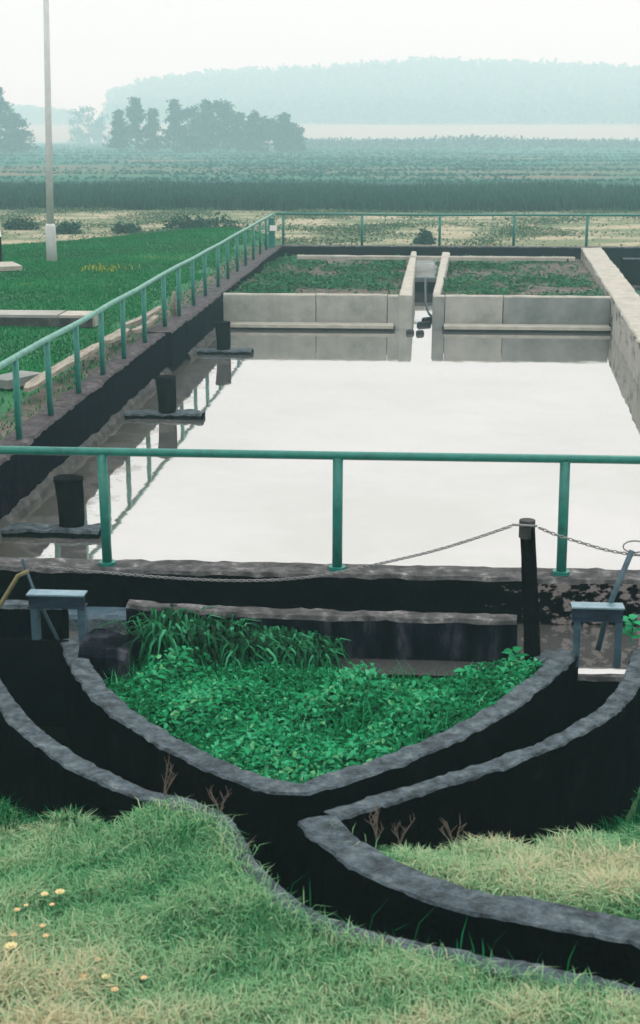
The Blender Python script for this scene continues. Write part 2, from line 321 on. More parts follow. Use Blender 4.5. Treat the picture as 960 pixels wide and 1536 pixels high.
def blades(name, P, h, wd, mat, vals, lean=.5, parent=None, arch=False):
    n = len(P); a = rng.uniform(0, 2*np.pi, n); d = np.stack([np.cos(a), np.sin(a), 0*a], 1)
    s = np.stack([-np.sin(a), np.cos(a), 0*a], 1); a2 = rng.uniform(0, 2*np.pi, n)*.3
    L = np.abs(rng.normal(lean, lean*.5, n))[:, None]; h = np.broadcast_to(h, n)[:, None]*rng.uniform(.6, 1.25, n)[:, None]; wd = np.broadcast_to(wd, n)[:, None]*rng.uniform(.7, 1.3, n)[:, None]
    up = np.array([0, 0, 1.]); mid = P+up*h*.6+d*h*L*.35; tip = P+up*h*(1-.35*L)+d*h*L
    if arch:
        q1 = P+up*h*.62+d*h*L*.15; q2 = P+up*h*.95+d*h*L*.5; q3 = P+up*h*.88+d*h*L*.85; q4 = P+up*h*.55+d*h*L*1.15
        v = np.stack([P-s*wd/2, P+s*wd/2, q1+s*wd*.5, q1-s*wd*.5, q2+s*wd*.5, q2-s*wd*.5, q3+s*wd*.35, q3-s*wd*.35, q4], 1)
        return cards(name, v, [(0, 1, 2, 3), (3, 2, 4, 5), (5, 4, 6, 7), (7, 6, 8)], mat, vals, parent)
    v = np.stack([P-s*wd/2, P+s*wd/2, mid+s*wd*.42, mid-s*wd*.42, tip], 1)
    return cards(name, v, [(0, 1, 2, 3), (3, 2, 4)], mat, vals, parent)
def leaves(name, P, size, mat, vals, parent=None, up=.5, aspect=.6, droop=.0):
    n = len(P); d = rng.normal(size=(n, 3)); d[:, 2] = d[:, 2]*(1-up)-droop; d /= np.linalg.norm(d, axis=1)[:, None]
    r = rng.normal(size=(n, 3)); s = np.cross(d, r); s /= np.linalg.norm(s, axis=1)[:, None]
    if up > .5:
        s[:, 2] *= .35
    nn = np.cross(s, d); sz = (np.broadcast_to(size, n)*rng.uniform(.6, 1.3, n))[:, None]
    m = P+d*sz*.5
    v = np.stack([P, m+s*sz*aspect*.5+nn*sz*.08, P+d*sz, m-s*sz*aspect*.5+nn*sz*.08], 1)
    return cards(name, v, [(0, 1, 2, 3)], mat, vals, parent)
def oval_leaves(name, P, size, mat, vals, flat=.5, aspect=.6):
    n = len(P); a = rng.uniform(0, 2*np.pi, n); e = rng.normal(.15, .45, n); d = np.stack([np.cos(a)*np.cos(e), np.sin(a)*np.cos(e), np.sin(e)], 1)
    s_ = np.stack([-np.sin(a), np.cos(a), rng.normal(0, .35, n)], 1); s_ /= np.linalg.norm(s_, axis=1)[:, None]; nn = np.cross(d, s_); nn *= np.sign(nn[:, 2])[:, None]
    L = (np.broadcast_to(size, n)*rng.uniform(.5, 1.3, n))[:, None]; W = L*aspect*.5
    dn = np.array([0, 0, -1.])
    v = np.stack([P, P+d*L*.28+s_*W*.85+nn*W*.35, P+d*L*.62+s_*W*.8+nn*W*.3+dn*L*.04, P+d*L+dn*L*.22, P+d*L*.62-s_*W*.8+nn*W*.3+dn*L*.04, P+d*L*.28-s_*W*.85+nn*W*.35], 1)
    return cards(name, v, [(0, 3, 2, 1), (0, 5, 4, 3)], mat, vals)
def npnoise(P, sc, seed=0):
    """cheap smooth value noise from summed sines"""
    r = np.random.default_rng(seed); o = np.zeros(len(P))
    for k in range(7):
        a = r.uniform(0, 2*np.pi); f = sc*r.uniform(.6, 2.4); ph = r.uniform(0, 6.28)
        o += np.sin((P[:, 0]*np.cos(a)+P[:, 1]*np.sin(a))*f+ph)/(1+.3*k)
    return o/3.2
def inpoly(x, y, poly):
    c = np.zeros(x.shape, bool); n = len(poly)
    for i in range(n):
        x0, y0 = poly[i][0], poly[i][1]; x1, y1 = poly[i-1][0], poly[i-1][1]
        if y0 == y1: continue
        t = ((y0 > y) != (y1 > y)) & (x < (x1-x0)*(y-y0)/(y1-y0)+x0); c ^= t
    return c

# ------------------------------------------------------------------ plan lines (metres)
ZT = -.15
Vl = [gp(a, b, ZT) for a, b in [(106, 958), (125, 1008), (160, 1050), (220, 1095), (290, 1132), (365, 1165), (442, 1186), (480, 1174), (560, 1150), (640, 1120), (720, 1082), (780, 1042), (825, 1005), (852, 975)]]
ROl = [gp(a, b, ZT) for a, b in [(962, 975), (952, 1015), (925, 1055), (880, 1085), (830, 1112), (760, 1140), (690, 1163), (620, 1183), (550, 1205), (495, 1222)]]
LRl = [gp(a, b, ZT) for a, b in [(473, 1228), (497, 1254), (555, 1294), (630, 1328), (720, 1356), (825, 1371), (960, 1397), (1060, 1425), (1250, 1480)]]
LOl = [gp(a, b, ZT) for a, b in [(-75, 930), (-50, 965), (-25, 1005), (0, 1040), (20, 1070), (50, 1100), (100, 1135), (150, 1162), (200, 1185), (250, 1200), (300, 1213), (335, 1230), (355, 1270), (382, 1312), (418, 1347), (458, 1373), (530, 1400), (620, 1424), (740, 1446), (850, 1468), (960, 1492), (1060, 1515), (1250, 1560)]]
RIM0, RIM1 = -2.24, .84
triangle = Vl+[Vector((RIM1, 10.45, 0)), Vector((RIM0, 10.45, 0))]
chan = Vl[:]+ROl+LRl+LOl[::-1]
WX = -4.65                                    # inner face of the long left wall
def rwx(y): return 4.47+(y-32.5)*.0625        # left edge of the right wall
ctrl = np.array([(-1.4, 7.28, -.17), (-1.05, 7.05, -.15), (-.8, 6.4, -.14), (0, 5.8, -.15), (1, 5.5, -.15), (-2.64, 8.1, -1.0), (-3.1, 8.9, -1.1), (-2.1, 7.75, -.85), (-1.75, 7.5, -.45),
                 (-3.6, 8.4, -.6), (-2.5, 7.35, -.33), (-3.3, 7.4, -.3), (-1.9, 7.15, -.3), (-1.8, 6.3, -.25), (-1.8, 5.2, -.2), (0, 4.8, -.2), (-.6, 5.6, -.2), (2, 5, -.2), (-4, 6, -.2),
                 (1.25, 8.2, -1.05), (1.75, 8.9, -1.1), (.75, 7.8, -.95), (.2, 7.45, -.7), (-.2, 7.2, -.42), (-.4, 7.1, -.25), (0, 6.75, -.22), (.5, 6.55, -.22), (1.2, 6.4, -.22), (1.6, 6.3, -.22),
                 (.4, 7.0, -.28), (1.0, 7.15, -.33), (1.5, 7.3, -.35), (1.95, 7.9, -.42), (2.3, 8.4, -.62), (2.3, 7.2, -.3), (2.6, 9.4, -1.0), (1.9, 9.5, -1.1), (3.5, 8, -.25)])
def terrain(X, Y):
    Z = np.zeros(X.shape); zone = np.full(X.shape, 4)
    # near bank
    num = np.zeros(X.shape); den = np.zeros(X.shape)
    for cx, cy, cz in ctrl:
        q = 1/(((X-cx)**2+(Y-cy)**2)**1.6+1e-4); num += q*cz; den += q
    near = Y < 11.43
    Z = np.where(near, num/den, Z); zone = np.where(near, 1, zone)
    ch = inpoly(X, Y, chan) & near; Z = np.where(ch, -.85, Z); zone = np.where(ch, 0, zone)
    tr = inpoly(X, Y, triangle) & near; Z = np.where(tr, -.56, Z); zone = np.where(tr, 5, zone)
    di = (Y > 10.02) & near & (X > -8) & (X < 6) & ~tr; Z = np.where(di, -.62, Z); zone = np.where(di, 0, zone)
    # lawn, path
    lawn = ~near & (X < -4.82) | (near & (X < -8))
    edge = np.clip(47.3+(X+13.5)*1.1, 45, 56)
    edge = np.where(X > -7.2, edge-(X+7.2)/2.4*7, edge)
    zl = -.04+.10*np.clip((-X-6)/6, 0, 1)*np.sin(np.clip((Y-12)/30, 0, 1)*3.1)+.25*np.exp(-((X+7.5)/2.6)**2-((Y-50)/5)**2)
    Z = np.where(lawn, zl, Z); zone = np.where(lawn, 2, zone); zone = np.where(lawn & (X > -5.75) & (Y < 46.3), 3, zone)
    bas = ~near & (X > -4.82) & (Y < 47.25) & (X < 16); Z = np.where(bas, -1.9, Z); zone = np.where(bas, 0, zone)
    rb = ~near & (X >= 16) & (Y < 47.25); Z = np.where(rb, -.05, Z); zone = np.where(rb, 2, zone)
    far = (~near) & ((Y >= 47.25) & (X >= -4.82) | (Y > edge) & (X < -4.82))
    e2 = np.where(X < -4.82, edge, 47.25)
    f = np.clip((Y-e2)/7, 0, 1); zf = -.03*(1-f)-.95*f*f*(3-2*f); zf = np.where(X < -4.82, zl*(1-f)+-.95*f, zf)
    zf = zf+.06*np.sin(X*.21+Y*.13)*np.sin(Y*.31-X*.07)*f
    r1 = np.clip((Y-740)/170, 0, 1); zf = zf+10*r1*r1*(3-2*r1)
    ta = X/np.maximum(Y, 1)                                       # bearing of the skyline
    crest = np.interp(ta, [-.50, -.30, -.22, -.215, -.146, -.06, 0, .07, .15, .4], [8, 18, 8, 30, 39, 44, 48, 46, 42, 20])
    r2 = np.clip((Y-900)/260, 0, 1); zf = zf+(crest-10)*r2*r2*(3-2*r2)
    r3 = np.clip((Y-1250)/500, 0, 1); zf = zf-30*r3
    Z = np.where(far, zf, Z); zone = np.where(far, np.where(f < .25, np.where(X < -4.82, 2, 4), 4), zone)
    return Z, zone
def axis(*segs):
    o = []
    for a, b, st in segs: o += list(np.arange(a, b-1e-9, st))
    o.append(segs[-1][1]); return np.unique(np.round(o, 4))
xs = axis((-1500, -300, 60), (-300, -60, 12), (-60, -12, 2), (-12, -5, .5), (-5, -4.8, .1), (-4.8, -3.3, .15), (-3.3, 2.4, .06), (2.4, 6, .3), (6, 16, 1), (16, 16.2, .2), (16.2, 60, 3), (60, 300, 12), (300, 1500, 60))
ys = axis((-60, 4, 4), (4, 5, .25), (5, 11.3, .06), (11.3, 11.5, .1), (11.5, 46.8, .9), (46.8, 60, .4), (60, 150, 3), (150, 740, 20), (740, 1260, 15), (1260, 1800, 60))
X, Y = np.meshgrid(xs, ys); Zt, Zo = terrain(X, Y)
nx, ny = len(xs), len(ys)
V = np.stack([X, Y, Zt], -1).reshape(-1, 3)
ii, jj = np.meshgrid(np.arange(nx-1), np.arange(ny-1)); a = (jj*nx+ii).ravel()
Fq = np.stack([a, a+1, a+nx+1, a+nx], 1)
zz = Zo.reshape(-1); zi = zz[Fq[:, 0]]
me = bpy.data.meshes.new('ground'); me.vertices.add(len(V)); me.vertices.foreach_set('co', V.astype(np.float32).ravel())
me.loops.add(Fq.size); me.loops.foreach_set('vertex_index', Fq.ravel().astype(np.int32)); me.polygons.add(len(Fq))
me.polygons.foreach_set('loop_start', (np.arange(len(Fq))*4).astype(np.int32)); me.polygons.foreach_set('loop_total', np.full(len(Fq), 4, np.int32))
for k in ('mud', 'fgsoil', 'lawnsoil', 'path', 'far', 'brown'): me.materials.append(M[k])
me.polygons.foreach_set('material_index', zi.astype(np.int32)); me.update(calc_edges=True); me.validate()
tag(link(me, 'ground'), kind='structure')

# ------------------------------------------------------------------ waters
def sheet(name, pts, mat):
    o = mesh(name, pts, [tuple(range(len(pts)))], mat); return tag(o, kind='structure')
sheet('basin_water', [(-4.8, 11.5, -.77), (3.5, 11.5, -.77), (5.7, 46.9, -.77), (-4.8, 46.9, -.77)], M['pond'])
sheet('channel_water', [(-7.5, 10.04, -.40), (5.8, 10.04, -.40), (5.8, 11.35, -.40), (-7.5, 11.35, -.40)], M['water'])
sheet('side_basin_water', [(3.6, 11.5, -.9), (15.9, 11.5, -.9), (15.9, 46.9, -.9), (5.9, 46.9, -.9)], M['water2'])

# ------------------------------------------------------------------ basin walls
t = empty('basin_wall', (0, 11.43, 0), 'black-stained concrete wall along the near end of the pond, under the front railing', 'concrete wall')
wall('wall', [(-7, 11.43, 0), (6, 11.43, 0)], .34, -1.85, [M['maintop'], M['flake'], M['black']], t, step=.08, amp=.014)
t = empty('basin_wall', (-4.82, 30, 0), 'long black-faced concrete wall down the left side of the pond', 'concrete wall')
wall('wall', [(-4.84, 11.62, 0), (-4.84, 25.9, 0)], .37, -1.85, [M['lefttop'], M['leftblack'], M['leftblack']], t, step=.12, amp=.03, sc=3)
wall('buttress', [(-4.80, 25.93, .012), (-4.80, 27.6, .012)], .5, -1.85, [M['lefttop'], M['leftblack'], M['batter']], t, step=.12, amp=.02, sc=3)
wall('wall', [(-4.78, 27.63, 0), (-4.72, 46.9, 0)], .50, -1.85, [M['lefttop'], M['leftblack'], M['leftblack']], t, step=.15, amp=.03, sc=3)
# sloping footing at the water line
def footing(y0, y1, x, n=60):
    V = []; Fc = []
    for k in range(n+1):
        y = y0+(y1-y0)*k/n
        for (dx, z) in ((-.1, -.62), (.02, -.64), (.06, -.7), (.13, -.95), (.13, -1.8)):
            q = Vector((x+dx, y, z)); q += nz3(q, 4, .04) if z > -1.5 else Vector(); V.append(q)
    for k in range(n):
        for j in range(4): Fc.append((k*5+j, k*5+j+1, (k+1)*5+j+1, (k+1)*5+j))
    return V, Fc
V, Fc = footing(11.7, 25.9, WX, 110); mesh('footing', V, Fc, M['batter'], t)
V, Fc = footing(27.6, 32.3, -4.53, 40); mesh('footing', V, Fc, M['batter'], t)
t = empty('basin_wall', (0, 47.3, 0), 'low black wall across the far end of the pond, beneath the distant railing', 'concrete wall')
wall('wall', [(-4.9, 47.25, 0), (16, 47.25, 0)], .4, -1.85, [M['maintop'], M['leftblack'], M['black']], t, step=.3, amp=.012)
t = empty('dividing_wall', (4.8, 32, 0), 'broad pale concrete wall running away along the right side of the pond', 'concrete wall')
wall('wall', [(rwx(11.63)+.33, 11.63, -.004), (rwx(46.9)+.33, 46.98, -.004)], lambda u: .66, -1.85, [M['white'], M['stained'], M['stained']], t, step=.25, amp=.035, sc=2.2)
t = empty('cross_wall', (8, 43.3, 0), 'black cross wall in the narrow side basin at the right edge, behind the pale wall', 'concrete wall')
wall('wall', [(6.2, 43.3, -.03), (15.9, 43.3, -.03)], .3, -1.7, [M['top'], M['black'], M['black']], t, step=.3)
wall('ledge', [(6.0, 42.6, -.8), (15.9, 42.6, -.8)], .5, -1.6, [M['batter'], M['batter'], M['batter']], t, step=.3)

# ------------------------------------------------------------------ raised sludge beds (planters)
def panel(x0, x1, y0, y1, zt, mat, parent, name='panel', zb=-1.8):
    o = wall(name, [(x0, (y0+y1)/2, zt), (x1, (y0+y1)/2, zt)], abs(y1-y0), zb, [M['white'], mat, mat], parent, step=.12, amp=.008, sc=3); return o
def grid(name, P4, n, m, amp, mat, parent):
    a, b, c, d = [Vector(p) for p in P4]; V = []
    for i in range(n+1):
        for j in range(m+1):
            q = a.lerp(b, i/n).lerp(d.lerp(c, i/n), j/m); q.z += amp*noise.noise(q*1.3)+amp*.5*noise.noise(q*4); V.append(q)
    Fc = [(i*(m+1)+j, (i+1)*(m+1)+j, (i+1)*(m+1)+j+1, i*(m+1)+j+1) for i in range(n) for j in range(m)]
    return mesh(name, V, Fc, mat, parent)
t = empty('drying_bed', (-2.4, 32.6, -.94), 'left weed-grown sludge drying bed with pale concrete front', 'drying bed')
panel(-4.47, -2.32, 32.52, 32.72, 0, M['pale'], t); panel(-2.30, -.66, 32.52, 32.72, .004, M['pale'], t); panel(-.64, -.40, 32.50, 32.72, -.006, M['pale'], t)
wall('side_wall', [(-.24, 32.5, 0), (-.20, 36, .0), (-.08, 44.7, .03)], lambda u: .31-.14*u, -1.8, [M['white'], M['pale'], M['pale']], t, step=.3, amp=.012, sc=3)
mb = MB(); mb.box((-4.42, 32.0, -.71), (-.5, 32.5, -.64)); mb.build('ledge', M['white'], t)
mb = MB(); mb.box((-4.42, 32.06, -.9), (-.46, 32.48, -.714)); mb.build('ledge_gap_shade', M['rubber'], t)  # black block stands in for the shaded gap under the ledge
grid('soil', [(-4.55, 32.7, -.16), (-.3, 32.7, -.16), (-.12, 47.05, -.38), (-4.55, 47.05, -.38)], 30, 80, .07, M['plant_soil'], t)
t = empty('drying_bed', (2.6, 32.6, -.94), 'right weed-grown sludge drying bed between the gutter and the pale wall', 'drying bed')
panel(.40, .66, 32.5, 32.72, -.004, M['paledark'], t); panel(.68, 2.0, 32.52, 32.72, 0, M['pale'], t); panel(2.02, 4.44, 32.52, 32.72, -.006, M['paledark'], t)
wall('side_wall', [(.47, 32.74, 0), (.60, 36, 0), (.92, 44.4, .03)], lambda u: .17+.07*u, -1.8, [M['white'], M['pale'], M['pale']], t, step=.3, amp=.012, sc=3)
mb = MB(); mb.box((.66, 32.0, -.71), (4.42, 32.5, -.64)); mb.build('ledge', M['white'], t)
mb = MB(); mb.box((.62, 32.06, -.9), (4.42, 32.48, -.714)); mb.build('ledge_gap_shade', M['rubber'], t)  # shade of the gap below the right ledge, put in as a black block
grid('soil', [(.5, 32.7, -.16), (4.5, 32.7, -.16), (5.4, 47.05, -.38), (.95, 47.05, -.38)], 30, 80, .07, M['plant_soil'], t)
o = wall('plank', [(-3.6, 42.75, .05), (4.7, 42.6, .05)], .16, -.05, [M['white'], M['white'], M['white']], None, step=.3, amp=.012)
tag(o, 'long pale plank lying across both drying beds near the far wall', 'plank')
# gutter between the beds
t = empty('gutter', (.3, 40.3, -.94), 'narrow concrete gutter with a weir step between the two drying beds', 'gutter')
wall('weir_step', [(-.12, 40.35, -.36), (.74, 40.35, -.36)], .14, -1.5, [M['steel'], M['paledark'], M['paledark']], t, step=.1, amp=.006)
for a_, b_ in ((-.10, .24), (.32, .72)):
    mb = MB(); mb.box((a_, 40.24, -.9), (b_, 40.27, -.48)); mb.build('gate_board', M['darkwood'], t)
mesh('gutter_floor', [(-.14, 40.4, -.42), (.74, 40.4, -.42), (.95, 47.05, -.42), (-.1, 47.05, -.42)], [(0, 1, 2, 3)], M['paledark'], t)
mb = MB(); mb.tube([(.27, 40.2, -.3), (.25, 39.4, -.5), (.27, 37.5, -.72), (.33, 35.4, -.75), (.42, 34.6, -.75)], .02, 6); mb.build('rope', M['steel'], t, True)
for k, (px, py, lab) in enumerate([(643, 481, 'black float nearest the right bed wall in the gutter mouth'), (636, 488, 'elongated black float in the gutter mouth, second from the right'), (630, 501, 'small black float in front of the gutter mouth, right of its twin'), (615, 500, 'small black float at the left of the gutter mouth')]):
    p = gp(px, py, -.77); mb = MB(); L_ = .16 if k < 2 else .07
    mb.tube([p+Vector((-L_, -L_*.7, .02)), p+Vector((-L_*.8, -L_*.6, .02)), p+Vector((L_*.8, L_*.6, .02)), p+Vector((L_, L_*.7, .02))], [.03, .07, .07, .03], 8)
    tag(mb.build('float', M['rubber'], None, True), lab, 'float', 'floats at the gutter mouth')

# ------------------------------------------------------------------ outlet stubs on bars along the left wall
for y, xl, xr, lab in ((15.0, -4.7, gp(153, 790, -.69).x, 'black stub pillar on a concrete bar, nearest of the three along the left wall'),
                       (21.75, -4.7, -3.33, 'black stub pillar on a concrete bar, middle of the three along the left wall'),
                       (28.45, -4.66, -3.34, 'black stub pillar on a concrete bar, farthest of the three, near the left drying bed')):
    t = empty('outlet_pier', (-4.1, y, -.94), lab, 'pier', 'outlet piers along the left wall')
    wall('beam', [(xl, y-.02, -.69), (xr, y-.02, -.68)], lambda u: .34, -1.5, [M['top'], M['black'], M['black']], t, step=.07, amp=.028, sc=5)
    mb = MB(); pr_ = [(-.75, .14), (-.6, .145), (-.38, .152), (-.18, .16), (-.15, .17), (-.125, .168), (-.12, .10)]
    ring = []
    mb.tube([(-3.93+.01*math.sin(z*9)+(.09 if y < 16 else 0), y+.03, z) for z, _ in pr_], [q for _, q in pr_], 16); mb.build('pillar', M['darkwood'], t, True)

# ------------------------------------------------------------------ rim wall and curved channels in front
def prof(P, f):
    return [Vector((p.x, p.y, p.z+f(k))) for k, p in enumerate(P)]
t = empty('rim_wall', (-.7, 10.45, -.05), 'low straight wall with grey rim and streaked dark face behind the weeds', 'concrete wall')
wall('wall', [(RIM0, 10.45, 0), (RIM0+.25, 10.45, -.02), (-1.4, 10.45, -.05), (RIM1, 10.45, -.06)], .19, -1.0, [M['maintop'], M['streak'], M['black']], t, step=.06, amp=.014)
o = wall('wall_footing', [(-7, 10.98, -.27), (-2.1, 10.98, -.27)], .26, -1.0, [M['steel'], M['top'], M['top']], None, step=.08)
tag(o, 'blue-grey concrete footing strip at the foot of the main wall, left side', 'footing')
t = empty('channel_wall', (-.7, 7.6, ZT), 'V-shaped grey kerb wall that encloses the patch of weeds', 'channel wall')
wall('wall', smooth_line(Vl, 2), .17, -1.2, [M['top'], M['black'], M['black']], t, step=.035, amp=.016, cap=.014)
t = empty('channel_wall', (-2, 8, ZT), 'grey kerb wall curving down the left edge and along the meadow to the lower right', 'channel wall')
wall('wall', smooth_line(LOl, 2), .14, -1.3, [M['top'], M['black'], M['black']], t, step=.035, amp=.016, cap=.014)
t = empty('channel_wall', (-.5, 7.2, ZT), 'grey kerb wall curving in from the right and turning back at a pointed tip', 'channel wall')
wall('wall', smooth_line(ROl, 2), .14, -1.3, [M['top'], M['black'], M['black']], t, step=.035, amp=.016, cap=.014)
wall('wall', [p+Vector((0, 0, .005)) for p in smooth_line(LRl, 2)], lambda u: .23, -1.3, [M['top'], M['black'], M['black']], t, step=.035, amp=.016, cap=.014)
# abutment blocks
o = wall('abutment', [(-2.44, 9.82, -.07), (-2.08, 9.80, -.11)], .46, -1.1, [M['streak'], M['streak'], M['black']], None, step=.04, amp=.02, sc=9, cap=.05)
tag(o, 'dark rough concrete block beside the left sluice frame, left of the weeds', 'concrete block')
o = wall('abutment', [(1.0, 10.22, -.28), (1.2, 10.06, -.26)], .3, -1.1, [M['top'], M['streak'], M['streak']], None, step=.05, amp=.05, sc=6)
tag(o, 'lumpy blue-grey concrete block between the black post and the right sluice frame', 'concrete block')
q = gy(95, 908, 10.25)
o = wall('gate_housing', [(-6.5, 10.3, q.z), (q.x, 10.3, q.z)], .16, -1.1, [M['top'], M['black'], M['black']], None, step=.07)
tag(o, 'black wall stub with grey top directly behind the left sluice frame', 'wall stub')
# gate sills closing the distribution channel
o = wall('sill', [(-7, 9.98, -.43), (-2.25, 9.98, -.43)], .1, -1.1, [M['black'], M['black'], M['black']], None); tag(o, 'black low sill across the channel under the left sluice frame', 'sill')
o = wall('sill', [(1.18, 10.06, -.37), (5.8, 10.06, -.37)], .1, -1.1, [M['maintop'], M['black'], M['black']], None); tag(o, 'low sill across the channel under the right sluice frame', 'sill')

# ------------------------------------------------------------------ railings
def railing_post(x, y, parent, r=.034, flange=False, h=.98, mat='green'):
    mb = MB(); dx = random.uniform(-.012, .012)
    mb.tube([(x, y, .0), (x+dx, y, h)], r, 10); p = mb.build('post', M[mat], parent, True)
    if flange:
        mb = MB(); mb.tube([(x, y, -.01), (x, y, .028)], r*1.75, 12)
        f = bpy.data.objects.new('foot_plate', None)
        f = mb.build('foot_plate', M['green'], None); f.parent = p; f.location = (0, 0, 0)
    return p
t = empty('railing', (-.6, 11.42, 0), 'green tubular steel railing across the near end of the pond', 'railing')
mb = MB(); mb.tube([(-6.6, 11.42, 1.0), (-4.5, 11.42, 1.003), (-2.6, 11.42, .998), (-.6, 11.42, .996), (1.3, 11.42, .998), (5.5, 11.42, .99)], .036, 14); mb.build('handrail', M['green'], t, True)
for x in (-4.62, -2.62, -.63, 1.27, 3.2): railing_post(x, 11.42, t, .043, True)
t = empty('railing', (-4.8, 30, 0), 'green railing with chalky top rail running away down the left wall', 'railing')
mb = MB(); pts = [(-4.8+random.uniform(-.012, .012), y, 1.0+random.uniform(-.012, .012)) for y in np.arange(11.46, 47.2, 2.1)]+[(-4.75, 47.2, 1.0)]
mb.tube(pts, .04, 10); mb.build('handrail', M['greenlight'], t, True)
for y in (13.3, 14.9, 16.45, 17.97, 19.55, 21.16, 22.76, 24.6, 26.64, 28.3, 30.2, 31.95, 34.06, 35.9, 37.8, 39.7, 41.6, 43.4, 45.2): railing_post(-4.8, y, t, .042)
mb = MB(); mb.tube([(-4.72, 46.2, 0), (-4.72, 46.2, .95)], .11, 8); cp = mb.build('corner_post', M['green'], t)
t = empty('railing', (1, 47.3, 0), 'thin green railing across the far end of the pond', 'railing')
mb = MB(); mb.tube([(-4.7, 47.3, 1.02), (0, 47.3, 1.0), (9, 47.3, 1.02), (15, 47.3, 1.0)], .04, 8); mb.build('handrail', M['green'], t, True)
for x in (-4.45, -1.82, .75, 3.19, 5.57, 8.0, 10.4, 12.8): railing_post(x, 47.3, t, .045)
mb = MB(); mb.box((-4.76, 45.98, .55), (-4.53, 46.0, .72)); o = mb.build('sign_plate', M['whiteplate']); tag(o, 'small white plate fixed to the far left corner post of the railing', 'sign plate')
mb = MB()
mb.box((-4.66, 45.9, -.02), (-4.36, 46.1, .1)); o = mb.build('bucket', M['whiteplate'])
bpy.data.objects.remove(o)

# ------------------------------------------------------------------ sluice frames
def sluice(x0, x1, y, zt, zb, label, rods, mats):
    t = empty('sluice_frame', ((x0+x1)/2, y, zb), label, 'sluice frame', 'sluice frames over the channels')
    mb = MB(); mb.box((x0, y-.06, zt-.012), (x1, y+.07, zt)); mb.build('top_plate', M['steel_light'], t)
    mb = MB(); mb.box((x0+.004, y-.02, zt-.10), (x1-.004, y+.0, zt-.0125)); mb.box((x0+.003, y-.058, zt-.112), (x1-.003, y+.066, zt-.1005)); mb.build('crossbeam', M['navy'], t)
    for x in (x0+.045, x1-.035):
        mb = MB(); mb.box((x-.024, y-.04, zb), (x+.03, y-.03, zt-.1125)); mb.box((x+.02, y-.0295, zb), (x+.03, y+.04, zt-.1125)); mb.build('leg', M['steel'], t)
    for (pts, r, nm, mt) in rods:
        mb = MB(); mb.tube(pts, r, 8); mb.build(nm, M[mt], t, True)
a_ = gy(42, 888, 9.95); b_ = gy(128, 888, 9.95)
sluice(a_.x, b_.x, 9.95, a_.z, -.2, 'blue-grey steel sluice frame standing over the left channel',
       [([gy(33, 838, 10.04), gy(53, 892, 10.04), gy(98, 982, 9.90)], .014, 'lifting_rod', 'steel')], M)
a_ = gy(857, 907, 9.97); b_ = gy(936, 907, 9.97)
sluice(a_.x, b_.x, 9.97, a_.z, -.26, 'blue-grey steel sluice frame standing over the right channel',
       [([gy(948, 826, 10.05), gy(915, 905, 10.05), gy(897, 975, 10.02)], .022, 'lifting_rod', 'steel')], M)
mb = MB(); mb.tube([gy(-40, 960, 9.8), gy(0, 908, 9.8), gy(27, 864, 9.8), gy(42, 857, 9.8)], .017, 8)
tag(mb.build('bent_rod', M['rod'], None, True), 'bent yellowish rod leaning at the left edge beside the left sluice frame', 'rod')
mb = MB(); mb.box((-3.7, 9.9, -1.0), (-2.6, 9.93, -.14)); o = mb.build('gate_plate', M['darkwood']); tag(o, 'black sluice gate plate lowered in the left channel', 'gate plate')

# ------------------------------------------------------------------ timber post and chains
py_ = 10.22
pb, pt = gy(800, 1020, py_), gy(791, 781, py_)
V = []; Fc = []; n = 10; K = 14
for k in range(K+1):
    c = pb.lerp(pt, k/K)+Vector((0, 0, -.05 if k == 0 else 0)); r = .066-.008*k/K
    for j in range(n):
        q = 2*math.pi*(j+.5)/n; rr = r*(1+.1*noise.noise(Vector((j*1.1, k*.4, 3)))); V.append((c.x+rr*math.cos(q), c.y+rr*math.sin(q), c.z))
for k in range(K):
    for j in range(n): Fc.append((k*n+j, k*n+(j+1) % n, (k+1)*n+(j+1) % n, (k+1)*n+j))
Fc.append(tuple(K*n+j for j in range(n)))
t = empty('timber_post', pb, 'tarred black timber post standing in front of the wall, carrying the chain', 'post')
mesh('shaft', V[:], Fc, M['darkwood'], t)
cw = MB(); cw.tube([pt+Vector((0, 0, -.13)), pt+Vector((0, 0, .006))]  , .0605, 10); cw.build('bare_top', M['batter'], t)
mb = MB(); a_ = gy(768, 787, py_-.07); b_ = gy(806, 789, py_-.07); mb.tube([a_, b_], .009, 6); mb.build('pin', M['chain'], t, True)
def chain(name, pts, label, r=.0048, L_=.04):
    P = resample(smooth_line(pts, 2), .004); out_ = MB(); d = 0; last = P[0]; k = 0
    acc = 0
    for a, b in zip(P, P[1:]):
        acc += (b-a).length
        if acc >= L_*.78:
            acc = 0; tdir = (b-last).normalized() if (b-last).length else (b-a).normalized()
            c = b; up = Vector((0, 0, 1)); s1 = tdir.cross(up).normalized(); s2 = tdir.cross(s1)
            s = (s1+s2).normalized() if k % 2 else (s1-s2).normalized(); k += 1; last = b
            loop = [c+tdir*(L_*.5*math.cos(q))+s*(L_*.27*math.sin(q)) for q in np.linspace(0, 2*math.pi, 9)[:-1]]
            out_.tube(loop, r, 5, close=True)
    o = out_.build(name, M['chain'], None, True); return tag(o, label, 'chain')
chain('chain', [gy(770, 788, 10.14), gy(712, 808, 10.3), gy(650, 827, 10.5), gy(590, 841, 10.75), gy(540, 852, 11.0), gy(470, 866, 11.17), gy(380, 872, 11.19), gy(280, 869, 11.19), gy(170, 860, 11.19), gy(60, 850, 11.19)],
      'grey chain sagging from the black post leftwards to the main wall')
chain('chain', [gy(805, 790, 10.14), gy(835, 803, 10.12), gy(875, 815, 10.1), gy(915, 827, 10.08), gy(965, 834, 10.05), gy(1020, 835, 10.05)],
      'grey chain running from the black post rightwards past the right sluice frame')
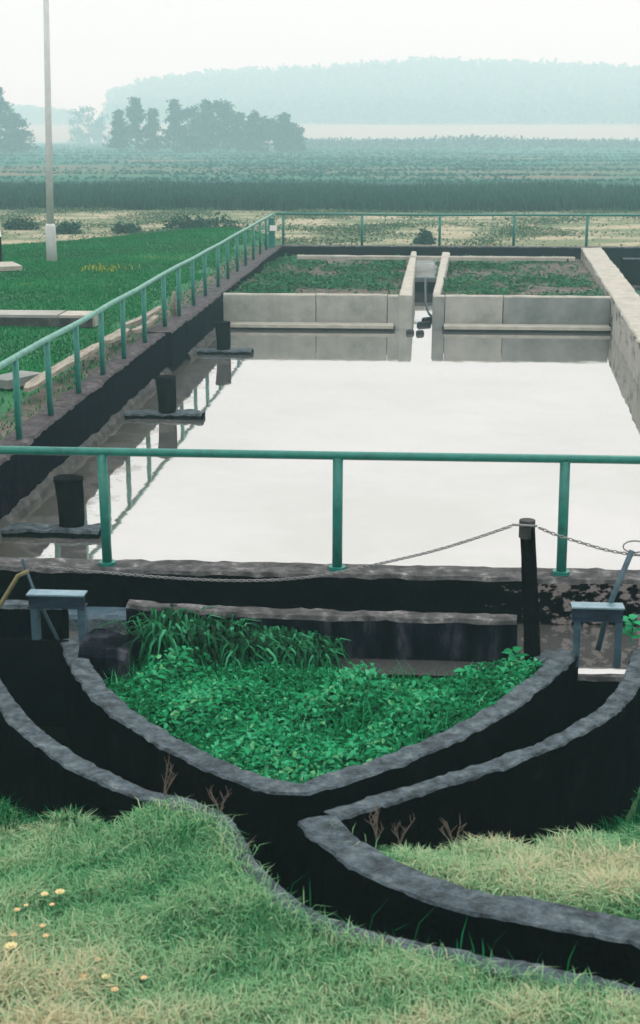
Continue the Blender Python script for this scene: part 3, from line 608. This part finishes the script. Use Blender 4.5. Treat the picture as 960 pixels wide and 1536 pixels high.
mb = MB(); c = gy(952, 820, 10.06); mb.tube([c+Vector((.085*math.cos(q), 0, .045*math.sin(q))) for q in np.linspace(0, 2*math.pi, 17)[:-1]], .006, 6, close=True)
tag(mb.build('wire_loop', M['chain'], None, True), 'thin wire loop on top of the right sluice rod at the right edge', 'wire loop')

# ------------------------------------------------------------------ pole, slabs, boards on the lawn
p = gp(78, 391, 0); t = empty('lamp_pole', (p.x, p.y, 0), 'tall slim grey pole with a thicker sleeve at its foot on the lawn', 'pole')
mb = MB(); mb.tube([(p.x, p.y, -.2), (p.x, p.y, 1.0), (p.x, p.y, 1.06)], [.155, .15, .12], 14); mb.build('sleeve', M['pole'], t, True)
mb = MB(); mb.tube([(p.x, p.y, 1.03), (p.x+.08, p.y, 3.5), (p.x+.27, p.y, 9.5)], [.11, .095, .07], 14); mb.build('shaft', M['pole'], t, True)
def obox(name, a, b, wd, z0, z1, mat, parent=None):
    a = Vector(a); b = Vector(b); d = (b-a).normalized(); s = Vector((-d.y, d.x, 0))*wd/2
    V = []
    for z in (z0, z1):
        for q in (a-s, b-s, b+s, a+s): V.append((q.x, q.y, z))
    return mesh(name, V, [(0, 3, 2, 1), (4, 5, 6, 7), (0, 1, 5, 4), (1, 2, 6, 5), (2, 3, 7, 6), (3, 0, 4, 7)], mat, parent)
t = empty('concrete_beam', (-7.6, 27.2, 0), 'long grey concrete beam lying level on the lawn near the left edge', 'concrete beam')
obox('segment', (-10.5, 26.95, 0), (-6.9, 27.0, 0), .75, .0, .22, M['pale'], t); obox('segment', (-6.86, 27.0, 0), (-6.15, 27.0, 0), .72, .0, .215, M['white'], t)
obox('shaded_face_strip', (-10.5, 26.55, 0), (-6.2, 26.6, 0), .03, .0, .17, M['batter'], t)  # thin dark strip put in as the shaded front of the beam
o = obox('concrete_slab', (-13, 37.3, 0), (-10.95, 38.3, 0), 1.5, .02, .14, M['white']); tag(o, 'pale concrete slab at the left edge of the lawn, near the tall pole', 'concrete slab')
p = gp(0, 398, 0); mb = MB(); mb.tube([(p.x-.02, p.y, 0), (p.x-.02, p.y, .8)], .1, 10, 0); mb.tube([(p.x-.02, p.y, .8), (p.x-.02, p.y, .98)], [.11, .08], 10, 1)
tag(mb.build('bollard', [M['darkwood'], M['whiteplate']]), 'black bollard with white top at the left edge of the lawn', 'bollard')
o = obox('concrete_slab', (-6.1, 19.9, 0), (-5.75, 20.6, 0), .45, .0, .13, M['paledark']); tag(o, 'small grey broken slab at the left edge below the handrail', 'concrete slab')
def board(a, b, wd, label, k):
    a = Vector(a); b = Vector(b); n = 14; d = (b-a).normalized(); s = Vector((-d.y, d.x, 0)); V = []
    for i in range(n+1):
        u = i/n; c = a.lerp(b, u)+s*.03*math.sin(u*3+k); h = wd/2.6*(1+.15*noise.noise(Vector((u*4, k, 0))))*(.35 if i in (0, n) else 1)
        z = .1+.03*math.sin(u*3+k)
        V += [c-s*h+Vector((0, 0, z)), c+s*h+Vector((0, 0, z+.01)), c+s*h+Vector((0, 0, z-.05)), c-s*h+Vector((0, 0, z-.06))]
    Fc = []
    for i in range(n):
        for j in range(4): Fc.append((i*4+j, i*4+(j+1) % 4, (i+1)*4+(j+1) % 4, (i+1)*4+j))
    Fc += [(3, 2, 1, 0), tuple(n*4+j for j in range(4))]
    tag(mesh('board', V, Fc, M['wood']), label, 'board', 'weathered boards beside the left wall')
board(gp(42, 596, .1), gp(152, 520, .1), .22, 'longest bleached board beside the left wall, nearest the camera', 1)
board(gp(160, 522, .1), gp(186, 498, .1), .28, 'short wide bleached board, middle of those beside the left wall', 2)
board(gp(184, 496, .1), gp(240, 466, .1), .14, 'thin bleached board on the lawn side of the far pair', 3)
board(gp(197, 502, .1), gp(238, 482, .1), .12, 'thin bleached board on the wall side of the far pair', 4)
mb = MB(); q = gp(262, 474, 0); mb.tube([q, q+Vector((-.03, 0, .3)), q+Vector((.0, 0, .5))], [.05, .045, .03], 7)
tag(mb.build('stake', M['wood'], None, True), 'short pale wooden stake upright beside the left wall', 'stake')

# ------------------------------------------------------------------ ground vegetation
def terr(P): return terrain(P[:, 0], P[:, 1])
walls_pts = [(p.x, p.y, .13) for p in resample(LOl, .08)+resample(ROl, .08)+resample(LRl, .08)]
WPa = np.array([(a, b) for a, b, _ in walls_pts])
def wdist(P):
    o = np.full(len(P), 9.)
    for a in WPa: o = np.minimum(o, (P[:, 0]-a[0])**2+(P[:, 1]-a[1])**2)
    return np.sqrt(o)
# foreground meadow
n = 230000; P = np.stack([rng.uniform(-3.6, 2.4, n), rng.uniform(4.9, 9.4, n), np.zeros(n)], 1)
P = P[(P[:, 0] > -1.05-P[:, 1]*.27) & (P[:, 0] < .25+P[:, 1]*.24)]
z, zo = terr(P); P[:, 2] = z; d = wdist(P); k = (zo == 1) & (P[:, 1] < 10) & (d > .07) & (z > -.9)
P = P[k]; d = d[k]; z = z[k]
cl = npnoise(P, 2.2, 3); cl2 = npnoise(P, 7, 5)
keep = rng.random(len(P)) < np.clip(.75+.35*cl2, .2, 1); P = P[keep]; cl = cl[keep]; cl2 = cl2[keep]; d = d[keep]
dry = np.clip((P[:, 1] < 5.9)*.12+(P[:, 0] > 0)*(P[:, 1] > 6.5)*(P[:, 1] < 7.3)*.22+(P[:, 0] < -2)*(P[:, 1] > 6.7)*.12, 0, 1)
vals = .44+.30*cl+.26*cl2-.06*npnoise(P, 17, 77)+dry+.20*np.clip((6.2-P[:, 1])/.9, 0, 1)+rng.normal(0, .14, len(P))
hh = (.10+.045*cl+.035*cl2)*np.clip(d/.25, .45, 1)
blades('meadow_grass', P, hh, .0065, M['fg'], vals, .8)
tag(bpy.data.objects['meadow_grass'], 'pale green meadow grass covering the near banks', 'grass', None, 'stuff')
# ragged fringe leaning over the kerb at the meadow edge
pts = []
for a in resample(LOl[9:], .03):
    for _ in range(16): pts.append((a.x+rng.normal(-.02, .05), a.y-.05-abs(rng.normal(0, .05))+(.04 if rng.random() < .25 else 0), -.17))
for a in resample(LRl[1:], .03):
    for _ in range(1): pts.append((a.x+rng.normal(0, .04), a.y+.15+rng.normal(0, .025), -.2))
P = np.array(pts); o = blades('kerb_grass', P, .085, .0055, M['fg'], .5+.15*npnoise(P, 5, 3)+rng.normal(0, .17, len(P)), .8); tag(o, 'ragged grass fringe growing over the kerb edges', 'grass', None, 'stuff')
# thin green blades rising in the lower channel
P = np.array([(a.x+rng.normal(0, .05), a.y+.13+rng.normal(0, .03), -.33) for a in resample(LOl[14:20], .02) if rng.random() < .55])
o = blades('channel_grass', P, .26, .009, M['nettle'], .35+rng.normal(0, .2, len(P)), .35); tag(o, 'sparse green blades growing inside the lower channel', 'grass', None, 'stuff')
# brighter green tufts at the bottom of the banks
pts = []
for _ in range(11000):
    if rng.random() < .7: q = (rng.uniform(1.3, 2.5), rng.uniform(7.5, 9.4))
    else: q = (rng.uniform(-3.2, -1.9), rng.uniform(7.2, 7.9))
    pts.append((q[0], q[1], 0))
P = np.array(pts); z, zo = terr(P); P[:, 2] = z; P = P[(zo == 1) & (wdist(P) > .14)]
o = blades('ditch_grass', P, .15, .008, M['nettle'], .3+rng.normal(0, .18, len(P)), .6); tag(o, 'bright green grass tufts in the ditches outside the curved walls', 'grass', None, 'stuff')

# weeds enclosed by the V wall
n = 130000; P = np.stack([rng.uniform(-2.5, 1.1, n), rng.uniform(7.5, 10.36, n), np.zeros(n)], 1)
Vc = np.array([(p.x, p.y) for p in resample(Vl, .06)])
dm = np.full(n, 9.)
for a in Vc: dm = np.minimum(dm, (P[:, 0]-a[0])**2+(P[:, 1]-a[1])**2)
k = inpoly(P[:, 0], P[:, 1], triangle) & (np.sqrt(dm) > .10) & ~((P[:, 1] > 9.78+.12*npnoise(P, 5, 90)) & (P[:, 0] > -1.0)) & ~((P[:, 0] < -2.0) & (P[:, 1] > 9.5)); P = P[k]; dm = np.sqrt(dm[k])
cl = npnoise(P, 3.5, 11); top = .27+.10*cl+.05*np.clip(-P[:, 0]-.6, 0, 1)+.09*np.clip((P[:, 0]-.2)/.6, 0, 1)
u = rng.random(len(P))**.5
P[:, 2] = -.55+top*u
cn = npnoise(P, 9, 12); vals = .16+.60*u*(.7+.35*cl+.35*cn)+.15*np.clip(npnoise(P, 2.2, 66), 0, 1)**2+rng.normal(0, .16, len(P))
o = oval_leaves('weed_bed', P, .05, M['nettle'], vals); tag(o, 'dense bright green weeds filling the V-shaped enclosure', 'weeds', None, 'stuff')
n = 22000; P = np.stack([rng.uniform(-2.3, 1.05, n), rng.uniform(7.7, 10.1, n), np.zeros(n)], 1)
dm = np.full(n, 9.)
for a in Vc: dm = np.minimum(dm, (P[:, 0]-a[0])**2+(P[:, 1]-a[1])**2)
cl = npnoise(P, 4.5, 19); P = P[inpoly(P[:, 0], P[:, 1], triangle) & (dm > .012) & (cl > -.1) & ~((P[:, 0] < -1.98) & (P[:, 1] > 9.5)) & ~((P[:, 1] > 9.65) & (P[:, 0] > -1.0))]; cl = npnoise(P, 4.5, 19)
P[:, 2] = -.31+.14*cl+.06*np.clip((P[:, 0]-.2)/.6, 0, 1)+rng.normal(0, .04, len(P))
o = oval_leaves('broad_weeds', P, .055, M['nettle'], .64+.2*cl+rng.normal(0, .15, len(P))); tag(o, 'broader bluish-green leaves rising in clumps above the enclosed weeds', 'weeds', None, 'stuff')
n = 5200; P = np.stack([rng.uniform(-2.2, 1.0, n), rng.uniform(7.8, 10.0, n), np.full(n, -.42)], 1)
dm = np.full(n, 9.)
for a in Vc: dm = np.minimum(dm, (P[:, 0]-a[0])**2+(P[:, 1]-a[1])**2)
P = P[inpoly(P[:, 0], P[:, 1], triangle) & (dm > .02) & ~((P[:, 1] > 9.7) & (P[:, 0] > -.9))]
o = blades('weed_stems', P, .26, .009, M['nettle'], .45+rng.normal(0, .2, len(P)), .5); tag(o, 'upright green blades among the enclosed weeds', 'weeds', None, 'stuff')
# tall strap leaves against the rim wall, left half
n = 2300; P = np.stack([rng.uniform(-2.0, -.62, n), rng.uniform(9.9, 10.32, n), np.full(n, -.52)], 1)
fall = np.interp(P[:, 0], [-2.25, -1.5, -.62], [.50, .40, .30])
o = blades('strap_leaf_grass', P, fall, .024, M['strap'], .55+rng.normal(0, .3, n), .38, arch=True); tag(o, 'tall dark drooping grass leaning on the streaked rim wall', 'grass', None, 'stuff')
# broad leaved plants by the timber post
def leaf_mesh(name, base, d, L_, W_, mat, parent):
    d = Vector(d).normalized(); s = d.cross(Vector((0, 0, 1))).normalized(); up = s.cross(d); V = []; Fc = []
    sec = [(0, .04), (.2, .6), (.45, 1), (.7, .75), (.9, .35), (1, .03)]
    for u, ww in sec:
        c = Vector(base)+d*L_*u+Vector((0, 0, -.35*L_*u*u))
        V += [c-s*W_*ww*.5+up*W_*.12*ww, c, c+s*W_*ww*.5+up*W_*.12*ww]
    for i in range(len(sec)-1):
        for j in range(2): Fc.append((i*3+j, i*3+j+1, i*3+j+4, i*3+j+3))
    o = mesh(name, V, Fc, mat, parent, smooth=True)
    at = o.data.attributes.new('v', 'FLOAT', 'POINT'); at.data.foreach_set('value', [random.uniform(.4, .8)]*len(V)); return o
for px, py, z, lab in ((772, 1018, -.42, 'broad-leaved green plant growing against the foot of the black post'), (700, 1035, -.42, 'broad-leaved green plant among the weeds, left of the one by the black post'), (636, 1052, -.42, 'broad-leaved plant rising at the back of the weeds near their middle'), (946, 968, -.3, 'leafy green plant growing at the right edge beside the right sluice frame')):
    b = gp(px, py, z); t = empty('broad_leaf_plant', b, lab, 'plant')
    mb = MB(); hs = .22 if px > 750 else .15
    mb.tube([b, b+Vector((.01, 0, hs))], .008, 6); mb.build('stem', M['green'], t)
    for k in range(13):
        q = k*2.4; zz_ = hs*(.25+.75*k/12)
        leaf_mesh('leaf', b+Vector((0, 0, zz_)), (math.cos(q), math.sin(q), .5), .13, .075, M['nettle'], t)
# dry stalks
def stalk(px, py, z, h, label, seed):
    r = random.Random(seed); b = gp(px, py, z); t = empty('dry_stalk', b, label, 'dry stalk', 'dead stalks on the banks')
    for k in range(6):
        a = r.uniform(-.5, .5); c = r.uniform(-.2, .3); hh_ = h*r.uniform(.3, 1.05); mb = MB()
        p1 = b+Vector((a*hh_*.4, c*hh_*.3, hh_*.5)); p2 = b+Vector((a*hh_*1.2, c*hh_*.6, hh_))
        mb.tube([b, p1, p2], [.003, .0028, .0015], 5)
        for m_ in range(3):
            e = p1.lerp(p2, .3+.3*m_); mb.tube([e, e+Vector((r.uniform(-.05, .05), r.uniform(-.03, .03), .05))], [.002, .001], 4)
        mb.build('stem', M['stalk'], t)
for i, (px, py, z, h, lab) in enumerate([(245, 1205, -.2, .27, 'brown dead stalk where the left kerb meets the meadow'), (330, 1222, -.2, .17, 'thin dead stalk at the bend of the kerb, before the black channel'), (360, 1290, -.2, .10, 'low dead twig leaning over the lower channel from the left bank'),
                                         (565, 1262, -.3, .22, 'pale dead stalks near the pointed wall tip'), (600, 1268, -.35, .18, 'small dead stalks just right of those near the wall tip'), (682, 1282, -.38, .22, 'lone seed-headed dead stalk against the black wall, right of the wall tip'), (225, 1225, -.3, .12, 'short grey stalk below the left kerb')]):
    stalk(px, py, z, h, lab, i)
# flowers
fl = [(67, 1343, 1.0, 'cream flower, left one of the bright pair in the upper meadow'), (90, 1340, 1.25, 'cream flower, right one of the bright pair in the upper meadow'), (26, 1366, .8, 'apricot flower left of the bright cream pair'), (39, 1359, .6, 'tiny pale flower just left of the bright cream pair'), (78, 1358, .7, 'tiny pale flower under the bright cream pair'),
      (17, 1422, 1.5, 'largest yellow flower at the left edge of the meadow'), (21, 1404, .8, 'small apricot flower just above the largest yellow one'), (64, 1390, .8, 'faint apricot flower in the middle left of the meadow'), (69, 1405, .8, 'apricot flower below the faint one at middle left'), (76, 1460, 1.0, 'broad apricot flower low in the meadow, left group'), (61, 1464, .6, 'tiny apricot flower touching the broad low one'),
      (125, 1466, .9, 'apricot flower between the low left group and the yellow one'), (159, 1467, 1.0, 'yellow flower low in the meadow, right of centre group'), (147, 1441, .9, 'pale apricot flower highest of the low right group'), (216, 1468, .8, 'faint apricot flower, rightmost in the meadow'), (172, 1486, .9, 'pale orange flower lowest of the low right group')]
for k, (px, py, s, lab) in enumerate(fl):
    b = gp(px, py, -.155); zb_ = terrain(np.array([b.x]), np.array([b.y]))[0][0]; t = empty('flower', (b.x, b.y, zb_), lab, 'flower', 'small flowers in the meadow')
    mb = MB(); mb.tube([(b.x, b.y, zb_), (b.x, b.y, b.z)], .003, 5); mb.build('stem', M['green'], t)
    mb = MB(); R_ = .022*s
    for j in range(9):
        q = 2*math.pi*j/9+k; d1 = Vector((math.cos(q), math.sin(q), 0)); d2 = Vector((-math.sin(q), math.cos(q), 0)); c = Vector((b.x, b.y, b.z))
        mb.add([c, c+d1*R_*.7+d2*R_*.35+Vector((0, 0, R_*.35)), c+d1*R_+Vector((0, 0, R_*.5)), c+d1*R_*.7-d2*R_*.35+Vector((0, 0, R_*.35))], [(0, 1, 2, 3)])
    mb.build('petals', M['petal' if k in (0, 1, 5, 12, 3) else 'petal2'], t)
    mb = MB(); mb.tube([(b.x, b.y, b.z), (b.x, b.y, b.z+R_*.5)], [R_*.45, R_*.25], 8); mb.build('flower_centre', M['petal'], t)

# planter weeds
P = []
for x0, x1, tag_ in ((-4.4, -.35, 0), (.6, 4.9, 1)):
    m_ = 26000; q = np.stack([rng.uniform(x0, x1, m_), rng.uniform(32.8, 46.3, m_), np.full(m_, -.17)], 1); q = q[(q[:, 0] < 4.3+(q[:, 1]-32.5)*.0625)]
    c = npnoise(q, 1.3, 21+tag_)+.5*npnoise(q, 4, 31)+np.where(q[:, 0] < -3, .5, 0)+np.where((q[:, 1] < 40), .15, 0); q = q[rng.random(len(q)) < np.clip(.18+.75*c, .02, 1)]; P.append(q)
P = np.concatenate(P); P[:, 2] += -.2*(P[:, 1]-32.7)/14.3+rng.random(len(P))*.12*(1+npnoise(P, 1.1, 9))
o = leaves('bed_weeds', P, .13, M['weed'], .45+.2*npnoise(P, 2, 8)+rng.normal(0, .17, len(P)), up=.6); tag(o, 'patchy low weeds growing on the two drying beds', 'weeds', None, 'stuff')
# lawn
n = 300000; yy = 13+37*rng.random(n)**1.0; P = np.stack([rng.uniform(-22, -4.98, n), rng.uniform(13, 58, n), np.zeros(n)], 1)
P = P[P[:, 0] > -.34*P[:, 1]-3]
z, zo = terr(P); P[:, 2] = z-.01; edge = np.clip(47.3+(P[:, 0]+13.5)*1.1, 45, 56)+1.2
k = (P[:, 1] < edge+npnoise(P, 1, 2)) & (rng.random(len(P)) < np.where(P[:, 0] > -5.75+.25*npnoise(P, 2, 4), .22+.2*npnoise(P, 2.5, 6), 1)); P = P[k]
bx = (P[:, 0] < -6.1) & (np.abs(P[:, 1]-27.0) < .42) | (P[:, 0] < -10.9) & (np.abs(P[:, 1]-37.8) < .8); P = P[~bx]
cl = npnoise(P, .8, 14); o = blades('lawn_grass', P, .075+.02*cl, .024, M['lawn'], .5+.32*cl+.12*npnoise(P, 3, 15)+rng.normal(0, .09, len(P)), .7); tag(o, 'lush green lawn left of the pond', 'grass', None, 'stuff')
# yellow patch in the lawn
P = np.stack([rng.normal(gp(160, 404, 0).x, .35, 110), rng.normal(gp(160, 404, 0).y, .35, 110), np.full(110, .0)], 1)
o = blades('buttercup_patch', P, .15, .035, M['buttercup'], P[:, 0]*0+rng.random(110), .5); tag(o, 'small yellow patch of buttercups in the lawn', 'flowers', None, 'stuff')
# scrub on the sand
n = 210000; P = np.stack([rng.uniform(-32, 24, n), rng.uniform(49, 87, n), np.zeros(n)], 1)
c = npnoise(P, .42, 41)+.6*npnoise(P, 1.3, 42)+np.interp(P[:, 1], [50, 58, 66, 84], [-.7, -.5, .28, .2])+np.where((np.abs(P[:, 0]+1.5) < 5) & (P[:, 1] < 62), .75, 0)
edge = np.clip(47.3+(P[:, 0]+13.5)*1.1, 45, 56)+3
k = (rng.random(n) < np.clip(c*1.1-.15, .02, 1)) & ((P[:, 0] > -4.5) | (P[:, 1] > edge)); P = P[k]; z, _ = terr(P); P[:, 2] = z+rng.random(len(P))*.16
o = leaves('sand_scrub', P, .13, M['scrub'], .55+.3*npnoise(P, 1.5, 44)+rng.normal(0, .2, len(P)), up=.5); tag(o, 'low grey-green scrub scattered over the sandy strip', 'scrub', None, 'stuff')
# individual bushes on the sand
def bush(px, py, r, h, label, mat='reed'):
    b = gp(px, py, -.95); m_ = 700; u = rng.normal(size=(m_, 3)); u /= np.linalg.norm(u, axis=1)[:, None]; u[:, 2] = np.abs(u[:, 2]); rr = rng.uniform(.5, 1, m_)[:, None]
    Q = np.array([b.x, b.y, b.z])+u*rr*np.array([r, r*.6, h])*(1+.3*npnoise(u*3, 2, int(px)))[:, None]
    t = empty('bush', b, label, 'bush'); o = leaves('foliage', Q, .17, M[mat], .5+rng.normal(0, .22, m_), up=.4, parent=t)
    mb = MB()
    for k in range(4): mb.tube([b+Vector((0, 0, -.05)), b+Vector((math.cos(k*1.6)*r*.6, math.sin(k*1.6)*r*.4, h*.7))], [.03, .012], 5)
    mb.build('stem', M['bark'], t)
bush(273, 347, .9, .85, 'dark round bush on the sand left of the railing corner'); bush(325, 347, 1.3, .8, 'wide dark bush on the sand nearest the railing corner'); bush(190, 350, .7, .5, 'small green bush on the sand, midway between pole and railing corner')
bush(30, 345, .9, .6, 'small green bush on the sand left of the tall pole'); bush(637, 366, .45, .55, 'green bush just behind the far railing, right of the gutter')
bush(300, 343, .6, .45, 'little bush between the two dark bushes near the railing corner'); bush(103, 350, .7, .5, 'small green bush on the sand just right of the tall pole')

# reeds: a dark belt with an abrupt near edge, then marsh tussocks
n = 60000; P = np.stack([rng.uniform(-44, 34, n), 86.5+rng.random(n)**1.4*32, np.zeros(n)], 1); z, _ = terr(P); P[:, 2] = z
cl = npnoise(P, .35, 51); P = P[rng.random(n) < .75+.3*cl]; cl = npnoise(P, .35, 51)
o = blades('reed_belt', P, .85+.25*cl, .085, M['reed'], .42+.22*cl+.12*npnoise(P, 1.2, 52)+rng.normal(0, .16, len(P)), .35); tag(o, 'dark green belt of tall reeds beyond the sandy strip', 'reeds', None, 'stuff')
n = 46000; yy = 118*np.exp(rng.random(n)*1.7); P = np.stack([rng.uniform(-.36, .25, n)*yy, yy, np.zeros(n)], 1); z, _ = terr(P); P[:, 2] = z
Q = P.copy(); Q[:, 0] *= 12/P[:, 1]; Q[:, 1] = np.log(P[:, 1])*60
cl = npnoise(Q, .55, 61)+.5*npnoise(Q, 1.3, 62); k = rng.random(n) < np.clip(.25+.9*cl, .02, 1); P = P[k]; cl = cl[k]; Q = Q[k]
v_ = .40+.17*cl+np.where((P[:, 1] > 150) & (P[:, 1] < 215), .5*np.clip(npnoise(Q, .9, 63), 0, 1), 0)+rng.normal(0, .1, len(P))
o = blades('marsh_tussocks', P, np.interp(P[:, 1], [128, 700], [.22, .55])*(1+.2*cl), np.interp(P[:, 1], [128, 700], [.35, 1.3]), M['midfield'], v_, .4); tag(o, 'bluish marsh tussocks streaking the plain', 'marsh plants', None, 'stuff')
# distant shrub belt at the edge of the plain
n = 9000; yy = rng.uniform(440, 520, n); P = np.stack([rng.uniform(-.09, .26, n)*yy, yy, np.zeros(n)], 1); hN = 2.2+1.3*npnoise(P*np.array([1, .2, 1]), .07, 71); P[:, 2] = terr(P)[0]+rng.random(n)*np.clip(hN, .6, 6)
o = leaves('shrub_belt', P, 1.3, M['conifer'], .6+rng.normal(0, .2, n), up=.2); tag(o, 'low blue-grey shrub belt at the far edge of the plain', 'shrubs', None, 'stuff')

# ------------------------------------------------------------------ trees
def crown_pts(h, r, m_, shape, seed):
    rr = np.random.default_rng(seed); Q = []
    nb = max(7, int(h*1.1))
    if shape == 'conifer':
        for k in range(nb*5):
            u = rr.uniform(.08, 1); z = u*h; R_ = r*(1-u)**.75*rr.uniform(.55, 1.15)+.5; a = rr.uniform(0, 6.28); mm = max(6, int(m_/nb/5))
            s = rr.random(mm)[:, None]; e = np.array([math.cos(a)*R_, math.sin(a)*R_, -.12*R_])
            Q.append(np.array([0, 0, z])+s*e+rr.normal(0, .42, (mm, 3))*np.array([1, 1, .6]))
    else:
        for k in range(26):
            u = rr.uniform(.08, .93); wr = r*math.sin(math.pi*min(1, .28+u*.68))**.7; a = rr.uniform(0, 6.28); q = rr.uniform(.2, .95); c = np.array([math.cos(a)*wr*q, math.sin(a)*wr*q, u*h]); s = rr.uniform(.6, 1.3)*r*.38
            v = rr.normal(size=(m_//26, 3)); v /= np.linalg.norm(v, axis=1)[:, None]; Q.append(c+v*s*rr.uniform(.4, 1.05, m_//26)[:, None]*np.array([1, 1, .8]))
    return np.concatenate(Q)
def tree(px, pyb, pyt, wpx, shape, label, D, seed, group='trees in the middle distance', mat='conifer', m_=3400):
    b = gp(px, 230, -1.0); s = D/b.y; x = b.x*s; zg = float(terrain(np.array([x]), np.array([float(D)]))[0][0])
    top = gy(px, pyt, D).z; h = top-zg; r = wpx/2*D/2130*1.22
    t = empty('conifer_tree' if shape == 'conifer' else 'broadleaf_tree', (x, D, zg), label, 'tree', group)
    mb = MB(); mb.tube([(x, D, zg-.3), (x, D, zg+h*.5), (x, D, zg+h*.93)], [h*.025, h*.016, .04], 7)
    for k in range(5):
        a = k*2.4; z = zg+h*(.25+.11*k); mb.tube([(x, D, z), (x+math.cos(a)*r*.6, D+math.sin(a)*r*.6, z+h*.07)], [h*.008, .03], 5)
    mb.build('trunk', M['bark'], t)
    Q = crown_pts(h, r, m_, shape, seed)+np.array([x, D, zg])
    leaves('crown', Q, .62*D/360, M[mat], .5+.35*npnoise(Q, .5, seed)+rng.normal(0, .2, len(Q)), up=.3, aspect=.8, parent=t)
T = [(180, 168, 36, 'conifer', 'ragged conifer at the left end of the middle-distance tree group', 352), (205, 148, 46, 'conifer', 'tall pointed conifer, second from the left of the tree group', 358),
     (230, 166, 26, 'conifer', 'small thin conifer in the gap left of the group centre', 360), (262, 152, 36, 'conifer', 'slim pointed conifer left of the broad trees', 356),
     (288, 156, 44, 'round', 'dense broad tree just right of the slim pointed conifer', 362), (311, 150, 42, 'conifer', 'tallest peaked tree at the middle of the group', 354), (336, 153, 50, 'round', 'dense rounded tree right of the peaked one', 360),
     (357, 168, 40, 'round', 'rounded lower tree right of the middle of the group', 365), (382, 170, 30, 'conifer', 'small pointed conifer in the right half of the group', 358), (402, 178, 40, 'round', 'low rounded tree in the right half of the group', 362),
     (427, 173, 36, 'conifer', 'last peaked conifer near the right end of the group', 360), (441, 186, 30, 'round', 'small shrub-like tree ending the group on the right', 364)]
for k, (px, pt_, wp, sh, lab, D) in enumerate(T): tree(px, 230, pt_, wp, sh, lab, D, 100+k)
tree(0, 230, 132, 78, 'conifer', 'big dark conifer cut by the left edge of the view', 340, 130, None, m_=6500)
tree(26, 230, 172, 60, 'conifer', 'lower conifer leaning out right of the big dark one at left', 345, 131, None, m_=4500)
tree(-30, 230, 140, 80, 'round', 'broad dark tree outside the left edge behind the big conifer', 348, 132, None)
for k, (px, pt_, wp) in enumerate([(118, 166, 26), (135, 160, 30), (152, 168, 26)]):
    tree(px, 195, pt_, wp, 'round', ['leftmost of the three faint trees between pole and group', 'middle and tallest of the three faint trees beyond the pole', 'rightmost of the three faint trees, next to the tree group'][k], 640, 140+k, 'faint far trees beyond the pole', 'forest', 600)
# wood on the far hill: reads as one mass
pts = []
n = 5200; yy = rng.uniform(905, 1200, n); ta = rng.uniform(-.40, .30, n)
ok = ((ta > -.216) & ((ta > -.209) | (rng.random(n) < .5))) | ((ta < -.235) & (yy > 1050)); yy = yy[ok]; ta = ta[ok]; X_ = ta*yy
Zg = terrain(X_, yy)[0]; H_ = rng.uniform(9, 14, len(yy))*np.where(ta < -.235, .8, 1)*np.where(np.abs(ta+.208) < .014, .72, 1)
m_ = 26; C_ = np.repeat(np.stack([X_, yy, Zg], 1), m_, axis=0); hh = np.repeat(H_, m_)
u = rng.random(len(hh)); rr = (2.9*(1-u)**.6+.5)*rng.uniform(.4, 1.1, len(hh)); a = rng.uniform(0, 6.28, len(hh))
C_[:, 0] += rr*np.cos(a); C_[:, 1] += rr*np.sin(a); C_[:, 2] += hh*(.15+.85*u)
o = leaves('hill_forest', C_, 3.0, M['forest'], np.repeat(rng.normal(.5, .22, len(yy)), m_)+rng.normal(0, .12, len(hh)), up=.3, aspect=.9)
tag(o, 'hazy wooded hill forming the skyline', 'forest', None, 'stuff')

# ------------------------------------------------------------------ haze
mb = MB(); mb.box((-1560, -80, -3.2), (1560, 1860, 66))
o = mb.build('haze', []) if False else mesh('haze', mb.V, mb.F, [])
hm = bpy.data.materials.new('haze_air'); hm.use_nodes = True; hn = hm.node_tree.nodes; hn.clear()
ho = hn.new('ShaderNodeOutputMaterial'); pv = hn.new('ShaderNodeVolumePrincipled')
pv.inputs['Color'].default_value = (.58, .96, 1.0, 1); pv.inputs['Absorption Color'].default_value = (1, 1, 1, 1); pv.inputs['Density'].default_value = .0018; pv.inputs['Anisotropy'].default_value = .2
hm.node_tree.links.new(pv.outputs[0], ho.inputs['Volume']); o.data.materials.append(hm); tag(o, 'thin bluish haze filling the air over the plain', 'haze', None, 'stuff')
